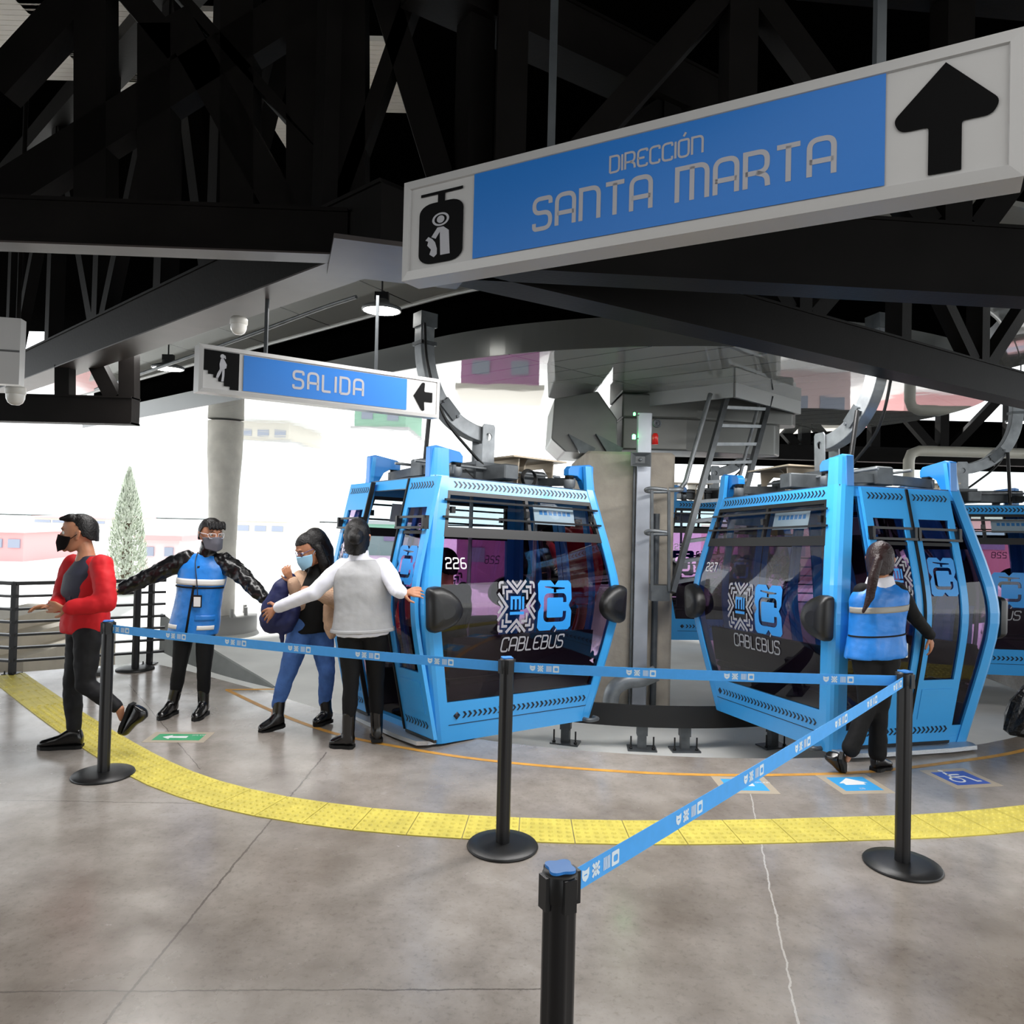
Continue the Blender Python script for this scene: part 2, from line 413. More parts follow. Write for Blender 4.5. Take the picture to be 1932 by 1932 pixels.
# orange painted line ------------------------------------------------------------
ORG = M('orange_paint', (206, 150, 62), .5, var=.2, scale=12, detail=8)
ol = spline([(-2.62, 6.98, 0), (-1.95, 6.28, 0), (-1.34, 5.75, 0), (-.73, 5.43, 0), (-.09, 5.2, 0), (.71, 5.06, 0), (1.44, 5.03, 0), (2.4, 5.14, 0), (3.25, 5.42, 0), (3.95, 5.72, 0), (4.9, 6.3, 0), (5.8, 7.2, 0)], 8)
mb = MB()
pr = None
for i, p in enumerate(ol):
    d = (ol[min(i+1, len(ol)-1)]-ol[max(i-1, 0)]).normalized(); nn = V((-d.y, d.x, 0))*.022
    cur = (p-nn+V((0, 0, .0015)), p+nn+V((0, 0, .0015)))
    if pr: mb.add([pr[0], cur[0], cur[1], pr[1]], [(0, 1, 2, 3)])
    pr = cur
a, b = V((-2.64, 6.97, .0015)), V((-2.2, 7.03, .0015)); mb.add([a, b, b+V((-.01, .045, 0)), a+V((-.01, .045, 0))], [(0, 1, 2, 3)])
o = mb.build('trim_1', ORG); o['kind'] = 'structure'; o['label'] = 'orange painted safety line along the platform edge'

# floor stickers -----------------------------------------------------------------
SGREEN = M('sticker_green', (44, 158, 104), .45, var=.05, scale=8); SBLUE = M('sticker_blue', (62, 160, 222), .45); SNAVY = M('sticker_navy', (64, 92, 178), .45)
STONE = M('sticker_border', (172, 160, 142), .5)
def sticker(name, label, c, u, w, h, m, arrow=True, wheel=False, border=.05):
    c = V(c); u = V(u).normalized(); v = V((-u.y, u.x, 0)); fn = frame3(c, u, v, (0, 0, 1)); mb = MB()
    mb.prism([(-w/2-border, -h/2-border), (w/2+border, -h/2-border), (w/2+border, h/2+border), (-w/2-border, h/2+border)], fn, .0012, 1)
    mb.prism([(-w/2, -h/2), (w/2, -h/2), (w/2, h/2), (-w/2, h/2)], lambda a, b, k: fn(a, b, k+.0012), .0006, 0)
    f2 = lambda a, b, k=0: fn(a, b, k+.0022)
    if arrow:
        mb.prism([(-.07, -.02), (-.07, .01), (-.1, .01), (0, .1), (.1, .01), (.07, .01), (.07, -.02)] if h > w*.8 else [(-.12, 0), (-.06, .05), (-.06, .022), (.06, .022), (.06, -.022), (-.06, -.022), (-.06, -.05)], f2, 0, 2)
        put_text(mb, 'SALIDA' if h < w*.8 else 'ES', .022, lambda a, b, k: f2(a, b-.1 if h > w*.8 else b+.03, k), 2, cx=True, x0=0 if h > w*.8 else .13)
    if wheel:
        mb.prism(circ2(-.05, -.03, .05, 20), f2, 0, 2, [list(reversed(circ2(-.05, -.03, .035, 20)))])
        for q in ([(-.04, .11), (-.05, .02), (.05, .02), (.07, -.07), (.1, -.07)], [(-.05, .06), (.04, .06)]):
            L, R = ribbon(q, .02)
            for i in range(len(q)-1): mb.add([f2(*R[i]), f2(*R[i+1]), f2(*L[i+1]), f2(*L[i])], [(0, 1, 2, 3)], 2)
        mb.prism(circ2(-.035, .14, .018, 12), f2, 0, 2)
    return tag(mb.build(name, [m, STONE, WHITE]), label, 'floor sticker')
sticker('floor_sticker', 'green floor sticker with a white arrow beside the yellow tactile strip', gr(338, 1391), (1, .06, 0), .34, .15, SGREEN)
sticker('floor_sticker', 'bright blue floor sticker with a white arrow on the boarding platform', gr(1612, 1479), (1, .12, 0), .26, .24, SBLUE)
sticker('floor_sticker', 'dark blue floor sticker with a white wheelchair figure on the boarding platform', gr(1812, 1468), (1, .2, 0), .26, .24, SNAVY, False, True)
sticker('floor_sticker', 'blue floor sticker half hidden behind the slanting barrier belt', gr(1405, 1481), (1, .02, 0), .26, .2, SBLUE)

# ------------------------------------------------------------------ roof deck and steel
mb = MB(); mb.box((1, 1.75, 5.3), (38, 27.5, .1)); struct(mb.build('ceiling', DECKM, origin=(0, 0, 5.3)))
CLAD = M('light_cladding', (236, 230, 222), .6, 0, .4, var=.06, scale=3)
def clad(x0, y0, x1, y1, z):
    # ribbed daylight panel on the deck underside covering the given picture corner span
    c = [gr(x0, y0, z), gr(x1, y0, z), gr(x1, y1, z), gr(x0, y1, z)]
    X0, X1 = min(p.x for p in c), max(p.x for p in c); Y0, Y1 = min(p.y for p in c), max(p.y for p in c)
    mb = MB(); n = max(3, int((Y1-Y0)/.055))
    for i in range(n):
        a = Y0+(Y1-Y0)*i/n; b = Y0+(Y1-Y0)*(i+1)/n
        mb.box(((X0+X1)/2, (a+b)/2, z+.02), (X1-X0, (b-a)*.93, .04))
    return mb
def ibeam(mb, p0, p1, h, w, t=.018, mat=0):
    p0, p1 = V(p0), V(p1); z = V((0, 0, 1))
    mb.bar(p0+z*t/2, p1+z*t/2, w, t, mat=mat); mb.bar(p0+z*(h-t/2), p1+z*(h-t/2), w, t, mat=mat); mb.bar(p0+z*h/2, p1+z*h/2, w*.16, h, mat=mat)
def boxbeam(mb, p0, p1, h, w, lip=.012, mat=0):
    p0, p1 = V(p0), V(p1); z = V((0, 0, 1))
    mb.bar(p0+z*h/2, p1+z*h/2, w-2*lip, h-.002, mat=mat); mb.bar(p0+z*.008, p1+z*.008, w, .016, mat=mat); mb.bar(p0+z*(h-.008), p1+z*(h-.008), w, .016, mat=mat)
def truss(name, label, A, B, z, h, w, H2, nodes, webw=.12, first_up=True, topch=True, floor_lit=False):
    A, B = V((A[0], A[1], z)), V((B[0], B[1], z)); d = (B-A).normalized()
    t = thing(name, label, 'roof truss', (A+B)/2)
    mb = MB(); boxbeam(mb, A, B, h, w); mb.build('bottom_chord', STEEL, t)
    if floor_lit: mb = MB(); zz = V((0, 0, -.004)); mb.bar(A+zz, B+zz, w+.004, .008); mb.build('bottom_flange', FLANGE, t)  # thin underside plate carrying the painted floor light
    up = V((0, 0, 1))
    for i, s in enumerate(nodes):
        mb = MB(); p = A+d*s; mb.bar(p+up*(h-.004), p+up*H2, webw, webw, (d.x, d.y, 0)); mb.build('post', STEEL, t)
        if i+1 < len(nodes):
            q = A+d*nodes[i+1]; mb = MB()
            lo, hi = (p, q) if (i % 2 == 0) == first_up else (q, p)
            off = (hi-lo).normalized()*webw*.9
            mb.bar(lo+off+up*(h-.004), hi-off*.2+up*(H2-.004), webw*.9, webw*.8, (-d.y, d.x, 0)); mb.build('diagonal', STEEL, t)
            if i % 2 == (0 if first_up else 1):
                mb = MB(); g = .0
        # gusset at bottom nodes
    if topch:
        mb = MB(); boxbeam(mb, A+up*H2, B+up*H2, h, w); mb.build('top_chord', STEEL, t)
    return t
ZB = 2.85
truss('roof_truss', 'black steel truss slanting away above the exit sign, its pale underside lit', (-.5, 3.15), (-6.35, 8.72), ZB, .27, .24, 2.2, [.6, 1.73, 2.52, 3.75, 5.0, 6.4], first_up=False, floor_lit=True)
truss('roof_truss', 'black steel truss running back over the cabins behind the large blue station sign', (-.52, 3.36), (5.6, 7.5), ZB, .27, .22, 1.25, [.35, 1.63, 2.92, 4.19, 5.48, 6.75], webw=.135)
t4 = truss('roof_truss', 'black steel girder crossing overhead just beneath the large blue station sign', (-.45, 3.42), (3.4, 3.78), ZB, .35, .2, 1.5, [.4, 1.5, 2.6, 3.6], webw=.14)
t1 = truss('roof_truss', 'black steel girder with a pale lower flange, high above the man in red', (-4.2, 3.14), (-.75, 3.27), ZB, .2, .12, 1.4, [.35, 1.2], webw=.13, topch=False, floor_lit=True)
# node plate where the girders meet
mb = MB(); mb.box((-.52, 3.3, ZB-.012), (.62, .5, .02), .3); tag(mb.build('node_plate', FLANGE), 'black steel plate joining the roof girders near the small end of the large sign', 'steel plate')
# heavier upper truss members nearest the camera, seen against the ribbed panels
WB = [((0, 170, 0), (330, -190), .17), ((182, -60, 0), (182, 445), .155), ((301, 58, 0), (301, 445), .16), ((205, -60, 0), (345, 110), .12), ((335, 40, 0), (560, 440), .16),
      ((620, -60, 0), (620, 470), .38), ((455, -60, 0), (455, 445), .16), ((-60, 418, 0), (640, -22), .19), ((310, -40, 0), (640, 330), .05), ((710, -60, 0), (850, 400), .13), ((640, 400, 0), (780, 0), .07)]
ut = thing('roof_truss', 'black criss-cross truss against pale ribbed roof panels at the top of the view', 'roof truss', at(300, 300, 3.6))
for (a, b, w) in WB:
    mb = MB(); mb.bar(at(a[0], a[1], 3.6), at(b[0], b[1], 3.6), w, .12, (0, 1, 0)); mb.build('brace', STEEL, ut)
mb = MB(); boxbeam(mb, at(-250, -70, 3.6), at(1100, -70, 3.6), .2, .15); mb.build('top_chord', STEEL, ut)
for k, (c, lab) in enumerate([((40, -10, 152, 150), 'pale ribbed roof panel at the far corner of the roof, seen as a triangle'), ((210, 2, 272, 186), 'pale ribbed roof panel seen as a tall upright opening'), ((333, 122, 360, 172), 'small pale ribbed roof panel seen as a tiny triangle'),
                             ((372, 22, 422, 62), 'small pale ribbed roof panel beside the thin sloping rod'), ((545, 212, 570, 288), 'narrow pale ribbed roof panel low between dark braces'), ((704, 78, 738, 212), 'narrow pale ribbed roof panel alone above the lit ceiling lamp'), ]):
    tag(clad(*c, 5.18).build('roof_panel', CLAD), lab, 'roof panel', kind='structure')
# lower bracket truss over the railing
bt = thing('bracket_truss', 'short black beam with two stub braces ending in mid air over the railing', 'steel beam', at(130, 800, 6.2))
mb = MB(); e1, e0 = at(255, 802, 6.2), at(-60, 790, 6.2); e0.z = e1.z; boxbeam(mb, e0, e1, .23, .16); mb.build('beam', STEEL, bt)
for a, b, w in (((244, 752), (244, 655), .13), ((217, 752), (176, 672), .12), ((123, 752), (123, 690), .12)):
    mb = MB(); mb.bar(at(*a, 6.2), at(*b, 6.2), w, .1, (0, 1, 0)); mb.build('brace', STEEL, bt)

# ------------------------------------------------------------------ station canopy (soffit, fascia, upper ring)
SC, SR, SD = V((1.95, 10.3, 0)), 3.95, V((-.7239, .6899, 0))
SN = V((-.6899, -.7239, 0))   # outward normal of the near straight side
def stadium(r, L=11., n=72):
    a0 = math.atan2(SN.y, SN.x); pts = [SC+SN*r+SD*L]
    for i in range(n+1):
        a = a0+PI*i/n; pts.append(SC+V((math.cos(a), math.sin(a), 0))*r)
    pts.append(SC-SN*r+SD*L); return pts
def soffit_mat(name, col, rough, joints):
    m = bpy.data.materials.new(name); m.use_nodes = True; n = m.node_tree.nodes; l = m.node_tree.links; b = n['Principled BSDF']
    tc = n.new('ShaderNodeTexCoord'); mp = n.new('ShaderNodeMapping'); mp.inputs['Rotation'].default_value = (0, 0, math.radians(43.6)); l.new(tc.outputs['Object'], mp.inputs[0])
    br = n.new('ShaderNodeTexBrick'); br.inputs['Scale'].default_value = 1.; br.inputs['Brick Width'].default_value = joints[0]; br.inputs['Row Height'].default_value = joints[1]
    br.inputs['Mortar Size'].default_value = .009; br.inputs['Mortar Smooth'].default_value = 0; br.offset = 0.
    c = lin(col); br.inputs['Color1'].default_value = c; br.inputs['Color2'].default_value = tuple(x*.93 for x in c[:3])+(1,); br.inputs['Mortar'].default_value = (.02, .02, .02, 1)
    l.new(mp.outputs[0], br.inputs['Vector']); l.new(br.outputs['Color'], b.inputs['Base Color'])
    b.inputs['Roughness'].default_value = rough; b.inputs['Metallic'].default_value = 0; b.inputs['Specular IOR Level'].default_value = .75
    nz = n.new('ShaderNodeTexNoise'); nz.inputs['Scale'].default_value = 1.3; l.new(mp.outputs[0], nz.inputs['Vector'])
    bp = n.new('ShaderNodeBump'); bp.inputs['Strength'].default_value = .03; bp.inputs['Distance'].default_value = .05; l.new(nz.outputs['Fac'], bp.inputs['Height']); l.new(bp.outputs[0], b.inputs['Normal'])
    return m
mb = MB(); mb.box((11.8, 19.2, 3.5), (18.6, 11.6, .12)); struct(mb.build('ceiling_far', DECKM))
SOF = soffit_mat('soffit_panels', (138, 139, 136), .025, (2.4, .42)); FASC = M('fascia_grey', (104, 106, 104), .25, .3, .5, var=.05, scale=1)
ZS = 3.2
mb = MB(); out = stadium(SR); mb.prism([(p.x, p.y) for p in out], lambda a, b, c: V((a, b, ZS+c)), .04); struct(mb.build('ceiling_soffit', SOF, origin=(0, 0, ZS)))
def band(r, z0, z1, th, mat, name):
    mb = MB(); o, i = stadium(r), stadium(r-th)
    rings = [[V((p.x, p.y, z0)), V((p.x, p.y, z1)), V((q.x, q.y, z1)), V((q.x, q.y, z0))] for p, q in zip(o, i)]
    mb.loft(rings); return struct(mb.build(name, mat))
band(SR+.012, ZS+.002, ZS+.27, .03, FASC, 'trim_2')
band(SR-.18, ZS+.05, 4.05, .03, DECKM, 'trim_gap_shade')  # black sheet standing in for the shaded gap above the fascia
UP = soffit_mat('upper_panels', (132, 132, 128), .07, (1.5, 1.2))
mb = MB(); o_, i_ = stadium(SR+1.35), stadium(SR+.1)
mb.loft([[V((p.x, p.y, 4.0)), V((p.x, p.y, 4.04)), V((q.x, q.y, 3.9)), V((q.x, q.y, 3.84))] for p, q in zip(o_, i_)]); struct(mb.build('ceiling_ring', UP, origin=(0, 0, 3.84)))
band(SR+.1, 3.82, 4.1, .02, M('ring_edge', (176, 176, 174), .3, .3), 'trim_4')
# ------------------------------------------------------------------ barrier stanchions with belts
BELT = M('belt_blue', (78, 172, 250), .5, 0, .4, var=.04, scale=30)
PA, PB, PC_, PD = V((-2.56, 4.76, 0)), V((-.005, 3.891, 0)), V((2.02, 3.787, 0)), V((.124, 1.62, 0))
PE, PF = gr(255, 1263), gr(175, 1270)
PE.z = PF.z = 0
def stanchion(label, p, face=None, grp='belt barrier stanchions'):
    t = thing('belt_stanchion', label, 'stanchion', p, grp)
    mb = MB(); mb.lathe([(.0, 0), (.182, 0), (.186, .006), (.18, .014), (.12, .021), (.045, .026), (.0, .026)], p, 40); mb.build('base', BLK, t)
    mb = MB(); n = 28; R = .0365
    def ring(z, r):
        out = []
        for j in range(n):
            a = 2*PI*j/n; rr = r
            if j % 7 == 3: rr = r-.006      # four belt grooves along the post
            out.append(p+V((rr*math.cos(a), rr*math.sin(a), z)))
        return out
    mb.loft([ring(.02, R), ring(.945, R)], True, 0, True); mb.build('post', BLKS, t)
    mb = MB(); mb.lathe([(R+.0015, .915), (R+.0025, .93), (R+.0025, .968), (R-.002, .976), (0.001, .976)], p, 28)
    for j in range(4):
        a = PI/2*j+.5; mb.box(p+V((math.cos(a)*(R+.002), math.sin(a)*(R+.002), .935)), (.012, .03, .07), a)
    mb.build('head', BLK, t)
    mb = MB(); mb.prism([(x*(1+.16*math.cos(4*math.atan2(y, x)+2)), y*(1+.16*math.cos(4*math.atan2(y, x)+2))) for x, y in circ2(0, 0, .031, 40)], lambda a, b, c: p+V((a, b, .9765+c)), .006)
    mb.build('cap', M('cap_blue', (52, 132, 214), .3), t)
    return t
sA = stanchion('black belt stanchion standing on the floor beside the man in red', PA)
sB = stanchion('black belt stanchion in the middle, in front of the cabin numbered 226', PB)
sC = stanchion('black belt stanchion where two blue belts meet, in front of the worker with a ponytail', PC_)
sD = stanchion('black belt stanchion closest to the viewer, its base out of view below', PD)
stanchion('black stanchion without a belt, between the railing and the worker in blue vest', PE)
stanchion('black belt stanchion mostly hidden behind the legs of the man in red', PF)
def belt(par, p, q, sag, x0, step, z=.905, hh=.0525):
    d = (q-p).normalized(); L = (q-p).length; nn = V((d.y, -d.x, 0))
    if nn.y > 0: nn = -nn
    s0, s1 = .038, L-.038
    def fn(s, v, off=0): return p+d*s+V((0, 0, z+v*hh-sag*4*(s/L)*(1-s/L)))+nn*off
    mb = MB(); K = 24
    rings = []
    for i in range(K+1):
        s = s0+(s1-s0)*i/K; rings.append([fn(s, 0, .0008), fn(s, 1, .0008), fn(s, 1, -.0008), fn(s, 0, -.0008)])
    mb.loft(rings)
    flip = d.cross(V((0, 0, 1))).dot(nn) < 0   # keep print readable from the viewer's side
    x = x0
    while x < L-.2:
        def g(u, v, w=0): return fn(x+u, v, .0016)
        h = 1/hh
        def R_(poly, holes=()): mb.prism(poly, lambda a, b, c: g(a, b*h), 0, 1, holes)
        m_ = .011
        R_([(.0, m_+.014), (.004, m_+.006), (.014, m_), (.024, m_+.006), (.028, m_+.014), (.028, m_+.03), (.018, m_+.026), (.01, m_+.026), (0, m_+.03)], [[(.008, m_+.017), (.02, m_+.017), (.02, m_+.014), (.008, m_+.014)]])
        for a, b in (((.042, m_), (.068, m_+.03)), ((.042, m_+.03), (.068, m_))):
            L_, R__ = ribbon([a, b], .0075); R_([L_[0][:], R__[0][:], R__[1][:], L_[1][:]])
        for cx, cy in ((.055, m_+.027), (.055, m_+.003), (.043, m_+.015), (.067, m_+.015)): R_(circ2(cx, cy, .004, 8))
        for k in range(5): R_([(.086+k*.0058, m_), (.0895+k*.0058, m_), (.0895+k*.0058, m_+.03), (.086+k*.0058, m_+.03)])
        R_(rrect(.12, m_-.002, .152, m_+.032, .003, 2), [list(reversed(rrect(.128, m_+.006, .146, m_+.022, .004, 2)))])
        x += step
    o = mb.build('belt', [BELT, M('belt_print', (222, 238, 248), .5)], par); o['label'] = 'blue webbing belt printed with white emblems'
    return o
belt(sA, PA, PB, .012, .02, .445)
belt(sB, PB, PC_, .008, .12, .5)
belt(sD, PD, PC_, .006, .08, .43)

# ------------------------------------------------------------------ hanging signs
INK = M('sign_black', (7, 7, 8), .6, 0, .1)
def sign_box(t, L, h, th, fn):
    mb = MB(); e = .012
    # shell with a chamfered face frame
    def ring(o, w): return [fn(-L/2+o, -h/2+o, w), fn(L/2-o, -h/2+o, w), fn(L/2-o, h/2-o, w), fn(-L/2+o, h/2-o, w)]
    mb.loft([ring(.0, -th), ring(0, 0), ring(.022*h/.26, .004), ring(.024*h/.26, -.002)]); return mb.build('case', SIGNW, t)
def arrow_up(cx, cy, s):
    pl = [(-.13, -.5), (.13, -.5), (.13, -.06, .03), (.36, -.06, .06), (.42, .06, .06), (0, .5, .0), (-.42, .06, .06), (-.36, -.06, .06), (-.13, -.06, .03)]
    return [(cx+x*s, cy+y*s) for x, y in rnd(pl, .01, True)]
# large sign
h1 = .26; Yl, Yr = h1/.13394, h1/.20602
pl, pr_ = V((-.1566*Yl, Yl, 0)), V((.6848*Yr, Yr, 0)); u1 = (pr_-pl).normalized()
zb = (H+.31248*Yl+H+.4613*Yr)/2; L1 = (pr_-pl).length
n1 = V((u1.y, -u1.x, 0)); c1 = (pl+pr_)/2+V((0, 0, zb+h1/2))
fn1 = frame3(c1, u1, (0, 0, 1), n1)
g1 = thing('station_sign', 'large white hanging sign with a blue panel reading SANTA MARTA and an upward arrow', 'sign', c1-V((0, 0, h1/2)))
sign_box(g1, L1, h1, .075, fn1)
def ux(px, y=330):   # along-sign coordinate of a picture column
    d = ray(px, y); k = (c1.x*u1.y-c1.y*u1.x)/(d.x*u1.y-d.y*u1.x); q = d*k; return (V((q.x, q.y, 0))-V((c1.x, c1.y, 0))).dot(u1)
b0, b1 = ux(894, 400), ux(1670, 260)
mb = MB(); fs = lambda a, b, c=0: fn1(a, b, c+.0005); mb.prism([(b0, -h1*.40), (b1, -h1*.40), (b1, h1*.41), (b0, h1*.41)], fs, .0008)
fp1 = lambda a, b, c=0: fn1(a, b, .0020)
w_ = put_text(mb, 'DIRECCIÓn', .036, lambda a, b, c: fp1(a, b), 1, .135, .2, cx=True, x0=ux(1236, 300), y0=.034)
put_text(mb, 'SAnTA mARTA', .071, lambda a, b, c: fp1(a, b), 1, .145, .24, cx=True, x0=ux(1262, 350), y0=-.062)
mb.build('blue_panel', [SIGNB, GREYP], g1)
mb = MB(); mb.prism(arrow_up((b1+L1/2-.022)/2, .0, .2), fs, .001); mb.build('arrow', INK, g1)
# pictogram: cabin on a cable with a haloed figure
mb = MB(); cx = ux(832, 430); k = .095
fsx = lambda a, b, c=0: fs(cx+(a-cx)*1.55, b, c)
mb.prism([(cx-.042, .079), (cx+.042, .079), (cx+.042, .086), (cx-.042, .086)], fsx, .001)
mb.prism([(cx-.007, .05), (cx+.007, .05), (cx+.007, .08), (cx-.007, .08)], fsx, .001)
mb.prism(rrect(cx-.044, -.098, cx+.044, .058, .026, 6), fsx, .0012)
f9 = lambda a, b, c=0: fn1(cx+(a-cx)*1.55, b, .0026)
mb.prism(circ2(cx, .012, .017, 28), f9, 0, 1, [list(reversed(circ2(cx, .012, .0125, 28)))])
mb.prism([(cx+x*.8, .012+y) for x, y in circ2(0, 0, .0095, 20)], f9, 0, 1)
mb.prism([(cx-.018, -.03), (cx-.006, -.008), (cx+.006, -.008), (cx+.017, -.02), (cx+.02, -.08), (cx+.001, -.08), (cx-.001, -.02), (cx-.009, -.036)], f9, 0, 1)
mb.prism([(cx-.024, -.028), (cx-.016, -.035), (cx-.01, -.045), (cx-.006, -.062), (cx-.006, -.076), (cx-.012, -.083), (cx-.021, -.074), (cx-.018, -.062), (cx-.026, -.05), (cx-.024, -.04), (cx-.03, -.036)], f9, 0, 1)
mb.build('pictogram', [INK, GREYP], g1)
def hang(t, px, py0, Y, zt, w=.018):
    p = at(px, py0, Y); mb = MB(); mb.bar(p, V((p.x, p.y, zt)), w, w, (0, 1, 0)); mb.build('hanger_pole', GALVD, t)
uu = ux(1026, 270); q = c1+u1*uu-n1*.037; mb = MB(); mb.bar(q+V((0, 0, h1/2)), V((q.x, q.y, 3.4)), .018, .018, (0, 1, 0)); mb.build('hanger_pole', GALVD, g1)
q = c1+u1*(L1*.33)-n1*.037; mb = MB(); mb.bar(q+V((0, 0, h1/2)), V((q.x, q.y, 3.4)), .018, .018, (0, 1, 0)); mb.build('hanger_pole', GALVD, g1)
# exit sign
p0, p1 = at(374, 738, 3.69), at(828, 793, 4.56); p1.z = p0.z; h2 = .24; L2 = (p1-p0).length; u2 = (p1-p0).normalized(); n2 = V((u2.y, -u2.x, 0)); c2 = (p0+p1)/2+V((0, 0, h2/2))
fn2 = frame3(c2, u2, (0, 0, 1), n2)
g2 = thing('exit_sign', 'white hanging sign with a blue panel reading SALIDA and an arrow pointing to the stairs', 'sign', c2-V((0, 0, h2/2)))
sign_box(g2, L2, h2, .09, fn2)
def ux2(px, y):
    d = ray(px, y); k = (c2.x*u2.y-c2.y*u2.x)/(d.x*u2.y-d.y*u2.x); q = d*k; return (V((q.x, q.y, 0))-V((c2.x, c2.y, 0))).dot(u2)
fs2 = lambda a, b, c=0: fn2(a, b, c+.0005); fp2 = lambda a, b, c=0: fn2(a, b, .0022)
b0, b1 = ux2(459, 710), ux2(767, 750)
mb = MB(); mb.prism([(b0, -.092), (b1, -.092), (b1, .092), (b0, .092)], fs2, .0008)
put_text(mb, 'SALIDA', .09, lambda a, b, c: fp2(a, b), 1, .15, .32, cx=True, x0=ux2(621, 728), y0=-.043); mb.build('blue_panel', [SIGNB, GREYP], g2)
e0, e1 = ux2(384, 680), ux2(451, 700)
W2 = e1-e0
mb = MB(); mb.prism([(e0, -.01), (e0, .095), (e1, .095), (e1, -.095), (e1-W2*.25, -.095), (e1-W2*.25, -.08), (e1-W2*.42, -.08), (e1-W2*.42, -.06), (e1-W2*.58, -.06), (e1-W2*.58, -.043), (e1-W2*.72, -.043), (e1-W2*.72, -.027), (e1-W2*.87, -.027), (e1-W2*.87, -.01)], fs2, .0008)
fx = e0+W2*.52
f9 = lambda a, b, c=0: fn2(a, b, .0022)
def fig(poly): mb.prism([(fx+x, y) for x, y in poly], f9, 0, 1)
fig(circ2(0, .07, .0115, 14)); fig([(.006, .075), (.014, .076), (.017, .06), (.012, .058), (.01, .066)])
fig([(-.008, .058), (.006, .058), (.014, .045), (.022, .03), (.02, .012), (.012, .008), (.01, .0), (-.012, .0), (-.014, .03)])
fig([(-.012, .004), (.0, .0), (-.008, -.02), (-.018, -.042), (-.03, -.042), (-.024, -.02)]); fig([(.0, .004), (.012, .004), (.011, -.03), (.008, -.058), (-.004, -.058), (.0, -.03)])
mb.build('pictogram', [INK, GREYP], g2)
a0 = (b1+L2/2)/2+.002
pl = [(-.07, 0, 0), (-.012, .085, .012), (.008, .085, .012), (.004, .03, .008), (.062, .03, .002), (.062, -.03, .002), (.004, -.03, .008), (.008, -.085, .012), (-.012, -.085, .012)]
mb = MB(); mb.prism([(a0+x, y) for x, y in rnd(pl, .005, True)], fs2, .0008); mb.build('arrow', INK, g2)
for px, py in ((507, 660), (716, 697)):
    u_ = ux2(px, py); q = c2+u2*u_-n2*.045; mb = MB(); mb.bar(q+V((0, 0, h2/2)), V((q.x, q.y, ZB if px < 600 else 2.99)), .017, .017, (0, 1, 0)); mb.build('hanger_pole', GALVD, g2)
# third sign at the picture edge
g3c = at(-30, 722, 3.75); g3 = thing('station_sign', 'pale hanging sign box cut off beside the hanging camera pole', 'sign', g3c)
mb = MB(); fn3 = frame3(g3c+V((0, 0, .17)), (1, .25, 0), (0, 0, 1), (.25, -1, 0))
mb.loft([[fn3(-.5, -.17, w), fn3(.155, -.17, w), fn3(.155, .17, w), fn3(-.5, .17, w)] for w in (-.07, 0)]); mb.build('case', SIGNW, g3)
mb = MB(); mb.prism([(-.5, -.005), (.154, -.005), (.154, .005), (-.5, .005)], lambda a, b, c: fn3(a, b, .001+c), .002); mb.build('seam', M('seam_grey', (90, 90, 90), .5), g3)
# ------------------------------------------------------------------ cameras
def dome(label, p, r, pole=None):
    t = thing('dome_camera', label, 'security camera', p)
    mb = MB(); mb.lathe([(0.001, 0), (r*.75, 0), (r*.98, -.012), (r, -.02), (r, -r*.85), (r*.93, -r*.95)], p, 24); mb.build('housing', M('camera_white', (196, 194, 188), .4), t)
    mb = MB(); mb.lathe([(r*.93, -r*.93), (r*.9, -r*1.4), (r*.7, -r*1.85), (r*.4, -r*2.08), (.001, -r*2.12)], p, 24); mb.build('dome', M('camera_dome', (205, 203, 198), .15), t)
    if pole:
        mb = MB(); mb.tube([p, V((p.x, p.y, pole))], .012); mb.build('pole', STEEL, t)
dome('white dome camera fixed under the truss flange above the exit sign', at(451, 598, 4.1), .047)
dome('white dome camera hanging on a long thin pole beside the cut-off sign', at(30, 728, 4.2), .052, 4.2)
# ------------------------------------------------------------------ high bay lamps
LAMP = M('lamp_glow', (255, 252, 246), .5, emit=26.)
def highbay(label, p, r, zt):
    t = thing('ceiling_lamp', label, 'lamp', p, 'round ceiling lamps')
    mb = MB(); mb.lathe([(.001, .09), (r*.35, .09), (r*.4, .06), (r*.55, .05), (r*.98, .02), (r, 0), (r*.96, -.012), (r*.93, -.005)], p, 32); mb.build('lamp_housing', M('lamp_grey', (120, 122, 124), .35, .4), t)
    mb = MB(); mb.lathe([(.001, -.004), (r*.9, -.004), (r*.9, -.008), (.001, -.008)], p, 32); mb.build('diffuser', LAMP, t)
    mb = MB(); mb.box(p+V((0, 0, .12)), (.12, .06, .07)); mb.tube([p+V((0, 0, .15)), V((p.x, p.y, zt))], .008); mb.build('driver', BLK, t)
highbay('round ceiling lamp shining beside the pole of the exit sign', at(720, 585, 6.5), .175, 3.98)
highbay('round ceiling lamp shining behind the upper corner of the exit sign', at(317, 695, 8.4), .175, 3.98)
highbay('round ceiling lamp shining over the white pipe at the far side', at(1925, 796, 10.0), .175, 3.9)
# conduit
mb = MB(); mb.tube(spline([at(180, 735, 9.2), at(310, 690, 7.9), at(450, 640, 7.2), at(600, 584, 6.7), at(672, 560, 6.45)], 6), .018); tag(mb.build('conduit', GALV), 'thin metal conduit running along the canopy ring to the ceiling lamps', 'conduit')
